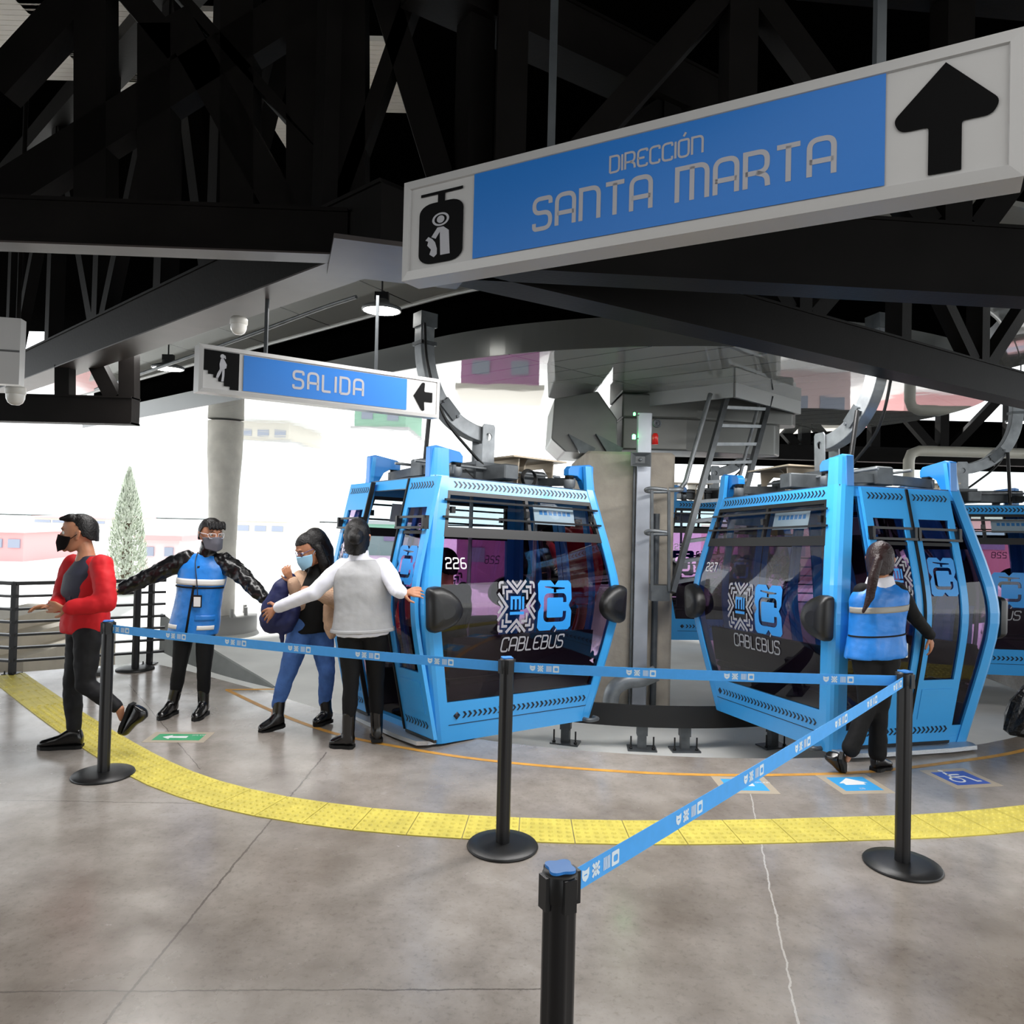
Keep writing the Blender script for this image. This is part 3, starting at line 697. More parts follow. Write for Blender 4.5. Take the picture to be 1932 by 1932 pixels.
# ------------------------------------------------------------------ concrete pillar and machinery
mb = MB(); px0, px1 = at(1100, 1100, 8.1).x, at(1270, 1100, 8.1).x; mb.cbox(((px0+px1)/2, 9.1, (GZ+2.42)/2), (px1-px0, 2.0, 2.42-GZ), .03)
pil = bev(tag(mb.build('pillar', CONC), 'square raw concrete pillar carrying the canopy between the two front cabins', 'pillar', kind='structure'), .01)
FAIR = M('fairing_grey', (112, 113, 110), .38, .35, .5, var=.12, scale=2, bump=.05, bscale=3)
mac = thing('drive_housing', 'grey sheet metal machinery housing on top of the concrete pillar', 'machine housing', (1.2, 9.6, 2.43))
def pz(px, py, Y): q = at(px, py, Y); return (q.x, q.z)
mb = MB(); mb.prism([pz(1046, 752, 8.7), pz(1040, 828, 8.7), pz(1066, 852, 8.7), (pz(1166, 858, 8.7)[0], 2.44), pz(1164, 790, 8.7), pz(1128, 738, 8.7)], lambda a, b, c: V((a, 8.7+c, b)), 1.6); bev(mb.build('hopper', FAIR, mac), .015)
mb = MB(); mb.prism([(1.32, 9.0), (2.1, 9.0), (3.3, 9.35), (3.45, 9.6), (3.2, 9.9), (1.32, 10.0)], lambda a, b, c: V((a, b, 2.52+c)), .4); bev(mb.build('casing', FAIR, mac), .02)
mb = MB(); mb.prism([(1.3, 8.9), (2.2, 8.9), (3.5, 9.3), (3.65, 9.6), (3.3, 10.0), (1.3, 10.1)], lambda a, b, c: V((a, b, 2.9+c)), .29); bev(mb.build('upper_casing', FAIR, mac), .02)
for px in (1098, 1150):
    mb = MB(); p = at(px, 840, 8.6); mb.prism([(p.x-.16, p.z+.13), (p.x+.16, p.z-.03), (p.x+.13, p.z-.09), (p.x-.02, p.z-.09)], lambda a, b, c: V((a, 8.6+c, b)), .1); mb.build('bracket', GALVD, mac)
# galvanised channel column with devices
YC = 7.96
gc = thing('cable_channel', 'tall galvanised steel channel standing on the front of the concrete pillar', 'steel channel', gr(1208, 1350, GZ))
x0 = at(1213, 1000, YC).x; zt_ = at(1213, 778, YC).z
mb = MB(); mb.cbox((x0, YC+.05, (GZ+zt_)/2), (.15, .09, zt_-GZ), .006); mb.build('channel', M('channel_grey', (168, 172, 180), .4, .5, var=.12, scale=4), gc)
mb = MB(); mb.box((x0-.095, YC+.07, (GZ+2.4)/2), (.02, .05, 2.4-GZ)); mb.build('cover_strip', GALVD, gc)
mb = MB(); mb.tube([(x0+.16, YC+.08, GZ), (x0+.16, YC+.08, 1.75)], .035, 12); tag(mb.build('pipe', GALVD), 'grey steel pipe standing beside the galvanised channel', 'pipe')
p = at(1206, 868, YC-.03)
sp = thing('loudspeaker', 'grey horn loudspeaker mounted on the galvanised channel', 'loudspeaker', p)
mb = MB(); mb.loft([[p+V((x*w, d, z*h)) for x, z in ((-1, -1), (1, -1), (1, 1), (-1, 1))] for w, h, d in ((.05, .035, .05), (.07, .045, -.05), (.108, .075, -.1), (.108, .075, -.115), (.1, .067, -.115), (.05, .035, -.07))]); bev(mb.build('horn', M('speaker_grey', (92, 96, 98), .45), sp), .006)
mb = MB(); mb.lathe([(.001, 0), (.018, 0), (.018, .02), (.001, .026)], p+V((0, -.075, 0)), 14, 0, (0, -1, 0)); mb.build('driver_plug', GALV, sp)
GRN = M('led_green', (60, 255, 110), .3, emit=30.); REDL = M('lens_red', (176, 30, 26), .25, emit=.25)
def beacon(label, px, py, Y, m, r=.016, hgt=.05):
    p = at(px, py, Y); mb = MB(); mb.lathe([(.001, 0), (r, 0), (r, hgt*.8), (r*.6, hgt), (.001, hgt)], p-V((0, 0, hgt/2)), 14); mb.bar(p-V((0, 0, hgt*.3)), V((x0, YC+.05, p.z-hgt*.3)), .012, .012, mat=1); return tag(mb.build('signal_light', [m, GALVD]), label, 'signal light')
beacon('small glowing green signal light on the channel above the loudspeaker', 1196, 824, YC-.02, GRN, .018)
beacon('small green signal light low on the canopy soffit above the channel top', 1197, 781, YC-.02, GRN, .011, .03)
beacon('red signal light lens beside the galvanised channel', 1236, 828, YC, REDL, .034, .12)
p = at(1239, 799, YC); mb = MB(); mb.lathe([(.001, 0), (.047, 0), (.047, .03), (.036, .034), (.03, .02), (.012, .02), (.01, .03), (.001, .03)], p, 20, 0, (0, -1, 0)); tag(mb.build('warning_siren', GALVD), 'small round grey siren above the red signal light', 'siren')
mb = MB(); q = [at(x, y, 7.8) for x, y in ((1150, 1345), (1156, 1305), (1178, 1286), (1210, 1281), (1238, 1270))]
mb.tube(spline(q, 5), .085, 12); tag(mb.build('cable_duct', GALV), 'curved galvanised cable duct at the foot of the concrete pillar', 'cable duct')
# ladder + cage rail
lad = thing('ladder', 'inclined galvanised ladder leaning from the canopy hatch down beside the pillar', 'ladder', at(1270, 1120, 7.7))
A0, A1 = at(1268, 1118, 7.7), at(1372, 745, 8.25); B1 = at(1452, 750, 8.75)
B0 = A0+(B1-A1)
for nm, a, b in (('stile', A0, A1), ('stile', B0, B1)):
    mb = MB(); mb.bar(a, b, .05, .115, (0, 1, 0)); mb.build(nm, GALVD, lad)
for k in range(10):
    f = .05+k*.098; a, b = A0+(A1-A0)*f, B0+(B1-B0)*f; mb = MB(); mb.bar(a, b, .06, .035, (0, 0, 1)); mb.build('rung', GALV, lad)
off = V((-.2, -.05, .0))
mb = MB(); mb.tube(spline([A1+off, A0+(A1-A0)*.62+off, A0+(A1-A0)*.54+off, A0+(A1-A0)*.5+off*1.2, at(1285, 924, 7.62), at(1262, 924, 7.62)], 6), .025, 10); mb.build('handrail', GALV, lad)
mb = MB(); mb.tube([B1+V((-.12, -.05, 0)), B0+(B1-B0)*.45+V((-.12, -.05, 0))], .02, 8); mb.build('handrail', GALV, lad)
cg = thing('guard_rail', 'tubular guard rail cage fixed to the pillar at the ladder foot', 'guard rail', at(1240, 1115, 7.65))
for py in (924, 1004):
    mb = MB(); mb.tube(spline([at(1258, py, 7.6), at(1230, py-3, 7.6), at(1218, py, 7.7), at(1226, py+4, 7.85), at(1262, py+4, 7.9)], 5), .018, 8); mb.build('hoop', GALV, cg)
for px in (1230, 1262):
    mb = MB(); mb.bar(at(px, 925, 7.62), at(px, 1115, 7.62), .028, .033, (0, 1, 0)); mb.build('upright', GALVD, cg)
mb = MB(); mb.box(at(1244, 1118, 7.7), (.19, .14, .16)); mb.build('step_box', GALVD, cg)
hf = thing('hatch_frame', 'pale metal hatch frame hanging under the canopy at the ladder top', 'hatch frame', gr(1385, 745, 3.05))
q = [gr(1200, 768, 3.05), gr(1385, 748, 3.05), gr(1508, 780, 3.05), gr(1292, 795, 3.05)]
for a, b in zip(q, q[1:]+q[:1]):
    mb = MB(); mb.bar(a+V((0, 0, .07)), b+V((0, 0, .07)), .04, .16); mb.build('frame_side', M('hatch_grey', (150, 152, 152), .35, .2), hf)
# ------------------------------------------------------------------ guide rail on legs
GC, GR = V((1.5, 10.2)), 3.25
gd = thing('guide_rail', 'low black curved guide rail on steel legs running between the two front cabins', 'guide rail', (GC.x, GC.y-GR, GZ))
mb = MB(); rg = []
for i in range(61):
    a = math.radians(-34+84*i/60); d = V((math.sin(a), -math.cos(a), 0)); c = V((GC.x, GC.y, 0))
    rg.append([c+d*(GR-.03)+V((0, 0, -.245)), c+d*(GR+.0)+V((0, 0, -.245)), c+d*(GR+.0)+V((0, 0, -.045)), c+d*(GR-.03)+V((0, 0, -.045))])
mb.loft(rg); mb.build('rail_plate', M('rail_black', (14, 14, 15), .5), gd)
for px in (1063, 1213, 1297, 1468):
    r = ray(px, 1390)
    best = min((abs((r.x/r.y)*(GC.y-GR*math.cos(a))-(GC.x+GR*math.sin(a))), a) for a in [math.radians(x*.25) for x in range(-240, 240)])[1]
    d = V((math.sin(best), -math.cos(best), 0)); c = V((GC.x, GC.y, 0))+d*(GR-.07); R = Matrix.Rotation(best, 3, 'Z')
    mb = MB(); mb.box(c+V((0, 0, -.2)), (.1, .08, .27), R); mb.box(c+V((0, 0, -.4)), (.08, .07, .14), R); mb.box(c+V((0, 0, GZ+.007)), (.27, .17, .014), R)
    lg = mb.build('leg', GALVD, gd)
    for s in (-1, 1):
        mb = MB(); mb.tube([c+R @ V((.105*s, -.04, GZ)), c+R @ V((.105*s, -.04, GZ+.13))], .008, 6); mb.lathe([(.001, 0), (.016, 0), (.016, .014), (.001, .014)], c+R @ V((.105*s, -.04, GZ+.014)), 6)
        mb.build('anchor_bolt', BLK, lg)
# ------------------------------------------------------------------ railing by the stairs
RAIL = M('railing_black', (20, 20, 22), .4)
R0, R1, R2 = V((-4.92, 7.4, 0)), V((-3.85, 8.0, 0)), V((-8.2, 7.95, 0))
rl = thing('railing', 'black steel railing with seven horizontal bars guarding the stairs', 'railing', R0)
for p in (R0, R1, R0+(R2-R0)*.55, R2):
    mb = MB(); mb.bar(p, p+V((0, 0, .9)), .05, .05, (0, 1, 0)); po = mb.build('post', RAIL, rl)
    mb = MB(); mb.box(p+V((0, 0, .006)), (.13, .13, .012))
    for s in (-1, 1): mb.tube([p+V((.045*s, -.045, 0)), p+V((.045*s, -.045, .04))], .008, 6)
    mb.build('foot_plate', RAIL, po)
ext = (R1-R0).normalized()
for k in range(7):
    z = .9-k*.128
    mb = MB(); w = .035 if k else .05
    mb.bar(R0-ext*.02+V((0, 0, z)), R1+ext*.14+V((0, 0, z)), w if not k else .06, .022 if k else .035); mb.bar(R0+V((0, 0, z)), R2+V((0, 0, z)), w if not k else .06, .022 if k else .035)
    mb.build('bar', RAIL, rl)
STEP = M('stair_beige', (205, 196, 178), .7, var=.06)
st = thing('staircase', 'pale stone stair steps rising behind the black railing', 'stairs', (-6.5, 8.3, GZ))
for k in range(3):
    mb = MB(); mb.box((-5.3-k*.3-.3, 9.1, GZ+(.16*(k+3))/2), (.6, 1.9, .16*(k+3))); mb.build('step', STEP, st)
# curved grey deflector sheet beside the landing
mb = MB(); c_ = spline([(-2.24, 7.1, 0), (-2.7, 7.42, 0), (-3.15, 7.78, 0), (-3.6, 8.2, 0), (-4.1, 8.75, 0)], 6); K = len(c_)
rings = []
for i, p in enumerate(c_):
    t = i/(K-1); h = .012+.42*(t**.85); rings.append([p, p+V((.02, .02, 0)), p+V((.02, .02, h)), p+V((0, 0, h))])
mb.loft(rings); tag(mb.build('deflector_plate', M('deflector_grey', (122, 126, 124), .6, var=.12, scale=6)), 'grey sheet metal wedge tapering down to the platform edge behind the worker', 'deflector plate')
# ------------------------------------------------------------------ outdoors
cl = thing('cypress_tree', 'tall slim pale cypress tree outdoors beyond the railing', 'tree', gr(237, 1120, GZ))
bp = gr(237, 1120, GZ); Yc = bp.y; top = at(233, 885, Yc).z
mb = MB(); rng = random.Random(3)
hh = top-bp.z; Rm = 36*Yc/FOC
for i in range(5200):
    t = rng.random()**.9; z = bp.z+hh*t
    r = Rm*(1-t**2.2)*(.72+.3*rng.random())*min(1, .55+t*4); a = rng.random()*2*PI
    p = V((bp.x+r*math.cos(a), bp.y+r*math.sin(a), z)); s = .10*hh/4*(.6+.8*rng.random())
    o = V((math.cos(a), math.sin(a), 0)); sd = V((-o.y, o.x, 0))*s*.35; up = V((0, 0, 1))*s+o*s*.35
    mb.add([p-sd, p+sd*.9, p+up+sd*.3*rng.uniform(-1, 1), p-o*s*.3], [(0, 1, 2), (0, 2, 3), (1, 3, 2)])
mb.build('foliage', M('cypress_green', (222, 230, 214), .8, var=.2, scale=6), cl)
mb = MB(); mb.tube([bp, bp+V((0, 0, hh*.9))], [.16, .03], 8); mb.build('trunk', M('bark', (120, 104, 90), .9), cl)
cp = thing('concrete_column', 'round concrete column tapering to its foot outdoors behind the worker in blue vest', 'column', (-5.05, 13.0, GZ))
mb = MB(); cc = V((-5.05, 13.0, 0)); mb.lathe([(.24, GZ), (.235, 1.0), (.25, 1.9), (.29, 2.6), (.3, 3.18)], cc, 32); mb.build('shaft', M('column_pale', (222, 218, 210), .8, var=.12, scale=4, bump=.1, bscale=20), cp)
mb = MB(); mb.lathe([(.62, GZ), (.62, -.2), (.3, -.19)], cc, 32)
for k in range(8):
    a = PI/4*k; mb.box(cc+V((.45*math.cos(a), .45*math.sin(a), -.13)), (.05, .05, .14), a)
mb.build('base_flange', M('flange_grey', (170, 170, 168), .6), cp)
def house(label, px0, px1, py0, py1, Y, m, roofm, dep=5, win=2, zb=None):
    a, b = at(px0, py1, Y), at(px1, py0, Y); z0 = GZ; cxm = (a.x+b.x)/2
    t = thing('house', label, 'building', (cxm, Y+dep/2, z0))
    mb = MB(); mb.box((cxm, Y+dep/2, (z0+b.z)/2), (b.x-a.x, dep, b.z-z0)); mb.build('wall', m, t)
    mb = MB(); mb.box((cxm, Y+dep/2, b.z+.08), (b.x-a.x+.3, dep+.3, .16)); mb.build('roof', roofm, t)
    for k in range(win):
        mb = MB(); x = a.x+(b.x-a.x)*(k+.5)/win; mb.box((x, Y-.02, z0+(b.z-z0)*.62), ((b.x-a.x)*.22, .06, (b.z-z0)*.3)); mb.build('window', M('window_dark', (90, 100, 125), .3), t)
PINK = M('wall_pink', (234, 208, 208), .8); REDW = M('wall_red', (224, 168, 168), .8); MAG = M('wall_magenta', (190, 128, 176), .8); CRM = M('wall_cream', (214, 208, 196), .8); TRQ = M('wall_green', (150, 196, 172), .8); WND = M('window_dark', (150, 158, 176), .3); RFG = M('roof_grey', (180, 180, 180), .7)  # wall colours paled to imitate washed-out outdoor glare
house('pink market stall with a red roof far outdoors beyond the cypress tree', 262, 338, 1020, 1110, 24, PINK, REDW, 4, 2)
house('red stall far outdoors beside the man in red', -60, 45, 1005, 1110, 26, REDW, PINK, 4, 3)
house('cream house far outdoors behind the round column', 440, 540, 985, 1100, 46, CRM, RFG, 8, 3)
house('low green house outdoors glimpsed between the cabin posts', 660, 760, 990, 1100, 34, TRQ, RFG, 6, 2)
house('magenta wall outdoors glimpsed through the windows of the cabin numbered 226', 860, 1010, 1015, 1100, 22, MAG, CRM, 3, 2)
house('pale grey house far outdoors on the hillside', 60, 200, 980, 1090, 60, CRM, REDW, 8, 4)
house('pink building outdoors glimpsed through the windows of cabin 227', 1390, 1600, 1000, 1120, 26, PINK, CRM, 5, 3)
house('red building outdoors glimpsed behind the rearmost cabin', 1700, 2100, 985, 1110, 30, REDW, CRM, 5, 4)
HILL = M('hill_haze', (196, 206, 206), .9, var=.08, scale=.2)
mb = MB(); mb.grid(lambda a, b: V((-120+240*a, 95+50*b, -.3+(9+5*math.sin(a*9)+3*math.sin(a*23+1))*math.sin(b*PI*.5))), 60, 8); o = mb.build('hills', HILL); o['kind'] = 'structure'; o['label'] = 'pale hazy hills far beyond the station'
# far side of the station seen between and behind the cabins
for k, (x0, x1, Y) in enumerate(((2.0, 14., 13.2), )):
    t = truss('roof_truss', 'black steel truss above the white pipe at the far side', (x0, Y-.4), (x1, Y+.3), 2.75, .26, .22, 1.4, [.6+1.25*i for i in range(9)], webw=.16)
mb = MB(); y = 12.0; a = at(1715, 850, y); pts = [V((a.x, y, 2.0)), V((a.x, y, a.z-.12)), V((a.x+.03, y, a.z-.03)), V((a.x+.12, y, a.z+.0)), V((a.x+4, y+.1, a.z+.0))]
pts = [V((a.x, y, 1.9)), V((a.x, y, a.z-.16)), V((a.x+.04, y, a.z-.05)), V((a.x+.16, y, a.z)), V((a.x+4, y+.1, a.z))]
PVC = M('pipe_white', (208, 204, 190), .4)
mb.tube(pts, .085, 16)
f7 = frame3(V((at(1880, 845, y-.09).x, y-.086, a.z-.03)), (1, .025, 0), (0, 0, 1), (0, -1, 0)); put_text(mb, 'B.A.P.', .065, lambda a_, b_, c_: f7(a_, b_, .003), 1, .2, .25)
tag(mb.build('drain_pipe', [PVC, INK]), 'white drain pipe with an elbow, lettered B.A.P., under the far truss', 'pipe')
# far railing and low rail seen through glass and between cabins
fr = thing('railing', 'grey railing at the far platform seen through the glass of cabin 227', 'railing', (4.0, 14.5, -.2))
for k in range(6):
    mb = MB(); mb.bar((2.2, 14.5, .1+k*.17), (6.6, 14.5, .1+k*.17), .03, .025); mb.build('bar', GALVD, fr)
for k in range(4):
    mb = MB(); mb.bar((2.2+k*1.45, 14.5, GZ), (2.2+k*1.45, 14.5, .98), .05, .05, (0, 1, 0)); mb.build('post', GALVD, fr)
# black carrier bag at the picture edge
bc = gr(1925, 1386); bc.z = 0
mb = MB(); rng = random.Random(5)
rings = []
for z, rx, ry in ((0.0, .10, .07), (.03, .13, .09), (.15, .15, .11), (.27, .13, .09), (.36, .09, .06), (.42, .05, .035)):
    rings.append([bc+V((rx*math.cos(2*PI*j/18)*(1+rng.uniform(-.1, .1))+z*.22, ry*math.sin(2*PI*j/18)*(1+rng.uniform(-.15, .15)), z)) for j in range(18)])
mb.loft(rings, True, 0, False)
bag = thing('black_bag', 'shiny black bag standing on the platform at the edge of view beside cabin 227', 'bag', bc)
mb.build('bag_body', M('bag_black', (20, 19, 19), .28, 0, .5, bump=.5, bscale=30), bag)
mb = MB(); mb.tube(spline([bc+V((.05, 0, .4)), bc+V((.08, 0, .52)), bc+V((.14, 0, .52)), bc+V((.14, 0, .4))], 5), .006, 6); mb.build('handle', BLK, bag)
# ------------------------------------------------------------------ gondola cabins
GL_MAIN = glass('cabin_glass', (184, 160, 188), 1.0, 1.5)
GL_VENT = glass('vent_glass', (214, 222, 226), 1.0, 1.45)
CABLU2 = M('cabin_blue_trim', (34, 126, 205), .3, 0, .5, coat=.3)
SEATM = M('seat_dark', (42, 40, 46), .55, var=.15, scale=6); FLOORM = M('cabin_floor', (92, 90, 88), .5, .2)
PLATE = M('tread_plate', (186, 190, 194), .35, .7, bump=.4, bscale=160)
ROOFU = M('roof_unit', (182, 168, 148), .4, .5); COILM = M('cable_black', (12, 12, 12), .45)
STK = M('map_sticker', (198, 206, 212), .5); STKB = M('map_blue', (70, 140, 200), .5)
ZT, ZB_, ZM = 1.933, -.015, 1.008
def smin(a, b, k=.045): return -k*math.log(math.exp(-a/k)+math.exp(-b/k))
def prof(s0, s1, s2):
    e = .034
    return lambda z: smin(s0+(s1+e-s0)*(z-ZB_)/(ZM-ZB_), s1+e+(s2-s1-e)*(z-ZM)/(ZT-ZM))
SA, SB = prof(.637, .762, .577), prof(.795, 1.007, .852)
def fp(face, u, z, off=0.):
    if face == 0: return V((u, -SB(z)-off, z))
    if face == 1: return V((SA(z)+off, u, z))
    if face == 2: return V((-u, SB(z)+off, z))
    return V((-SA(z)-off, -u, z))
def hl(face, z): return SA(z) if face in (0, 2) else SB(z)
def patch(mb, face, u0, u1, z0, z1, o0, o1, mat=0, nz=None, smooth=False):
    f0 = u0 if callable(u0) else (lambda z: u0); f1 = u1 if callable(u1) else (lambda z: u1)
    nz = nz or max(1, int(abs(z1-z0)/.07)); rings = []
    for i in range(nz+1):
        z = z0+(z1-z0)*i/nz
        rings.append([fp(face, f0(z), z, o1), fp(face, f1(z), z, o1), fp(face, f1(z), z, o0), fp(face, f0(z), z, o0)])
    mb.loft(rings, True, mat, smooth)
def sheet(mb, face, u0, u1, z0, z1, o, mat=0, nz=26, nu=4):
    f0 = u0 if callable(u0) else (lambda z: u0); f1 = u1 if callable(u1) else (lambda z: u1)
    def fn(a, b):
        z = z0+(z1-z0)*b; p, q = f0(z), f1(z)
        return fp(face, p+(q-p)*a, z, o)
    mb.grid(fn, nu, nz, mat, True)
def onface(mb, polys, face, off, mat, holes=None, zc=None):
    """flat print laid on the curved face: polys in (u, z), split along z so that they follow the bend"""
    bm = bmesh.new()
    for k, poly in enumerate(polys):
        hs = holes[k] if holes else []
        loops = [poly]+hs; flat = [p for lp in loops for p in lp]
        vs = [bm.verts.new((p[0], p[1], 0)) for p in flat]
        for t in tessellate_polygon([[V((p[0], p[1], 0)) for p in lp] for lp in loops]):
            try: bm.faces.new([vs[i] for i in t])
            except ValueError: pass
    zs = [v.co.y for v in bm.verts]; z = math.floor(min(zs)/.04)*.04
    while z < max(zs):
        z += .04
        if .6 < z < 1.45: bmesh.ops.bisect_plane(bm, geom=bm.verts[:]+bm.edges[:]+bm.faces[:], plane_co=(0, z, 0), plane_no=(0, 1, 0))
    bm.verts.index_update()
    mb.add([fp(face, v.co.x, v.co.y, off) for v in bm.verts], [tuple(v.index for v in f.verts) for f in bm.faces], mat); bm.free()
def chevrons(mb, face, u0, u1, zc, h, step, off, mat, dirn=1):
    n = int((u1-u0)/step); polys = []
    for i in range(n):
        u = u0+(i+.5)*(u1-u0)/n; w = step*.42; k = h*.5*dirn*.9
        polys.append([(u-k*.5, zc-h/2), (u-k*.5+w, zc-h/2), (u+k*.5+w, zc), (u-k*.5+w, zc+h/2), (u-k*.5, zc+h/2), (u+k*.5, zc)])
    onface(mb, polys, face, off, mat)
def logo_c(cx, cz, w, h):
    """blue badge with notches and a cut-out C hanging from a cable; returns (outer, holes)"""
    r = .02*h/.3; n = .03*h/.3
    o = [(-w/2+r, -h/2), (-n, -h/2), (0, -h/2+n), (n, -h/2), (w/2-r, -h/2), (w/2, -h/2+r), (w/2, -n*1.2), (w/2-n*.8, 0), (w/2, n*1.2), (w/2, h/2-r), (w/2-r, h/2), (n, h/2), (0, h/2-n), (-n, h/2), (-w/2+r, h/2), (-w/2, h/2-r), (-w/2, n*1.2), (-w/2+n*.8, 0), (-w/2, -n*1.2), (-w/2, -h/2+r)]
    q = rnd([(.21*w*1.35, .06*h), (.21*w*1.35, .2*h), (-.29*w, .2*h), (-.29*w, -.29*h), (.29*w, -.29*h), (.29*w, -.12*h)], .09*w)
    q[0] = (.29*w, .06*h); q = rnd([(.29*w, .06*h), (.29*w, .2*h), (-.29*w, .2*h), (-.29*w, -.29*h), (.29*w, -.29*h), (.29*w, -.12*h)], .1*w)
    L, R = ribbon(q, .085*w*1.15); hole = [tuple(p) for p in L]+[tuple(p) for p in reversed(R)]
    stem = [(-.04*w, .255*h), (.04*w, .255*h), (.04*w, .315*h), (.3*w, .33*h), (.3*w, .355*h), (-.3*w, .385*h), (-.3*w, .36*h), (-.04*w, .33*h)]
    T = lambda pl: [(cx+x, cz+z) for x, z in pl]
    return T(o), [T(hole), T(stem)]
def logo_mi(cx, cz, w, h):
    """woven chevron badge around the two letters; returns (grey polys, blue polys)"""
    g = []; b = []
    def st(pl, t, lst):
        q = pl; L, R = ribbon(q, t)
        for i in range(len(q)-1): lst.append([(cx+p[0]*w, cz+p[1]*h) for p in (R[i], R[i+1], L[i+1], L[i])])
    for sgn in (1, -1):
        for d, e in ((.22, .30), (.36, .16), (.5, .02)):
            pass
        st([(-.26, .5*sgn), (0, .27*sgn), (.26, .5*sgn)], .06, g); st([(-.12, .5*sgn), (0, .38*sgn), (.13, .5*sgn)], .05, g)
        st([(.5*sgn, .26), (.27*sgn, 0), (.5*sgn, -.26)], .06, g); st([(.5*sgn, .11), (.39*sgn, 0), (.5*sgn, -.12)], .05, g)
        for sz in (1, -1):
            for k, (a, c) in enumerate(((.27, .29), (.365, .375), (.465, .465))):
                st(rnd([(a*sgn, sz*(.13+k*.11)), (a*sgn, c*sz), (sgn*(.13+k*.11), c*sz)], .0 if k < 2 else .06), .052, g)
    for pl in ([(-.15, -.06), (-.15, .17), (.07, .17), (.07, -.06)], [(-.04, .17), (-.04, -.06)], [(.16, .19), (.16, -.06)], [(-.19, -.13), (.19, -.13)]): st(pl, .058, b)
    return g, b
def number(mb, txt, face, u, z, h, off, mat):
    qs, W = text2d(txt, h, .13, .26); onface(mb, [[(u+p[0], z+p[1]) for p in q] for q in qs], face, off, mat)

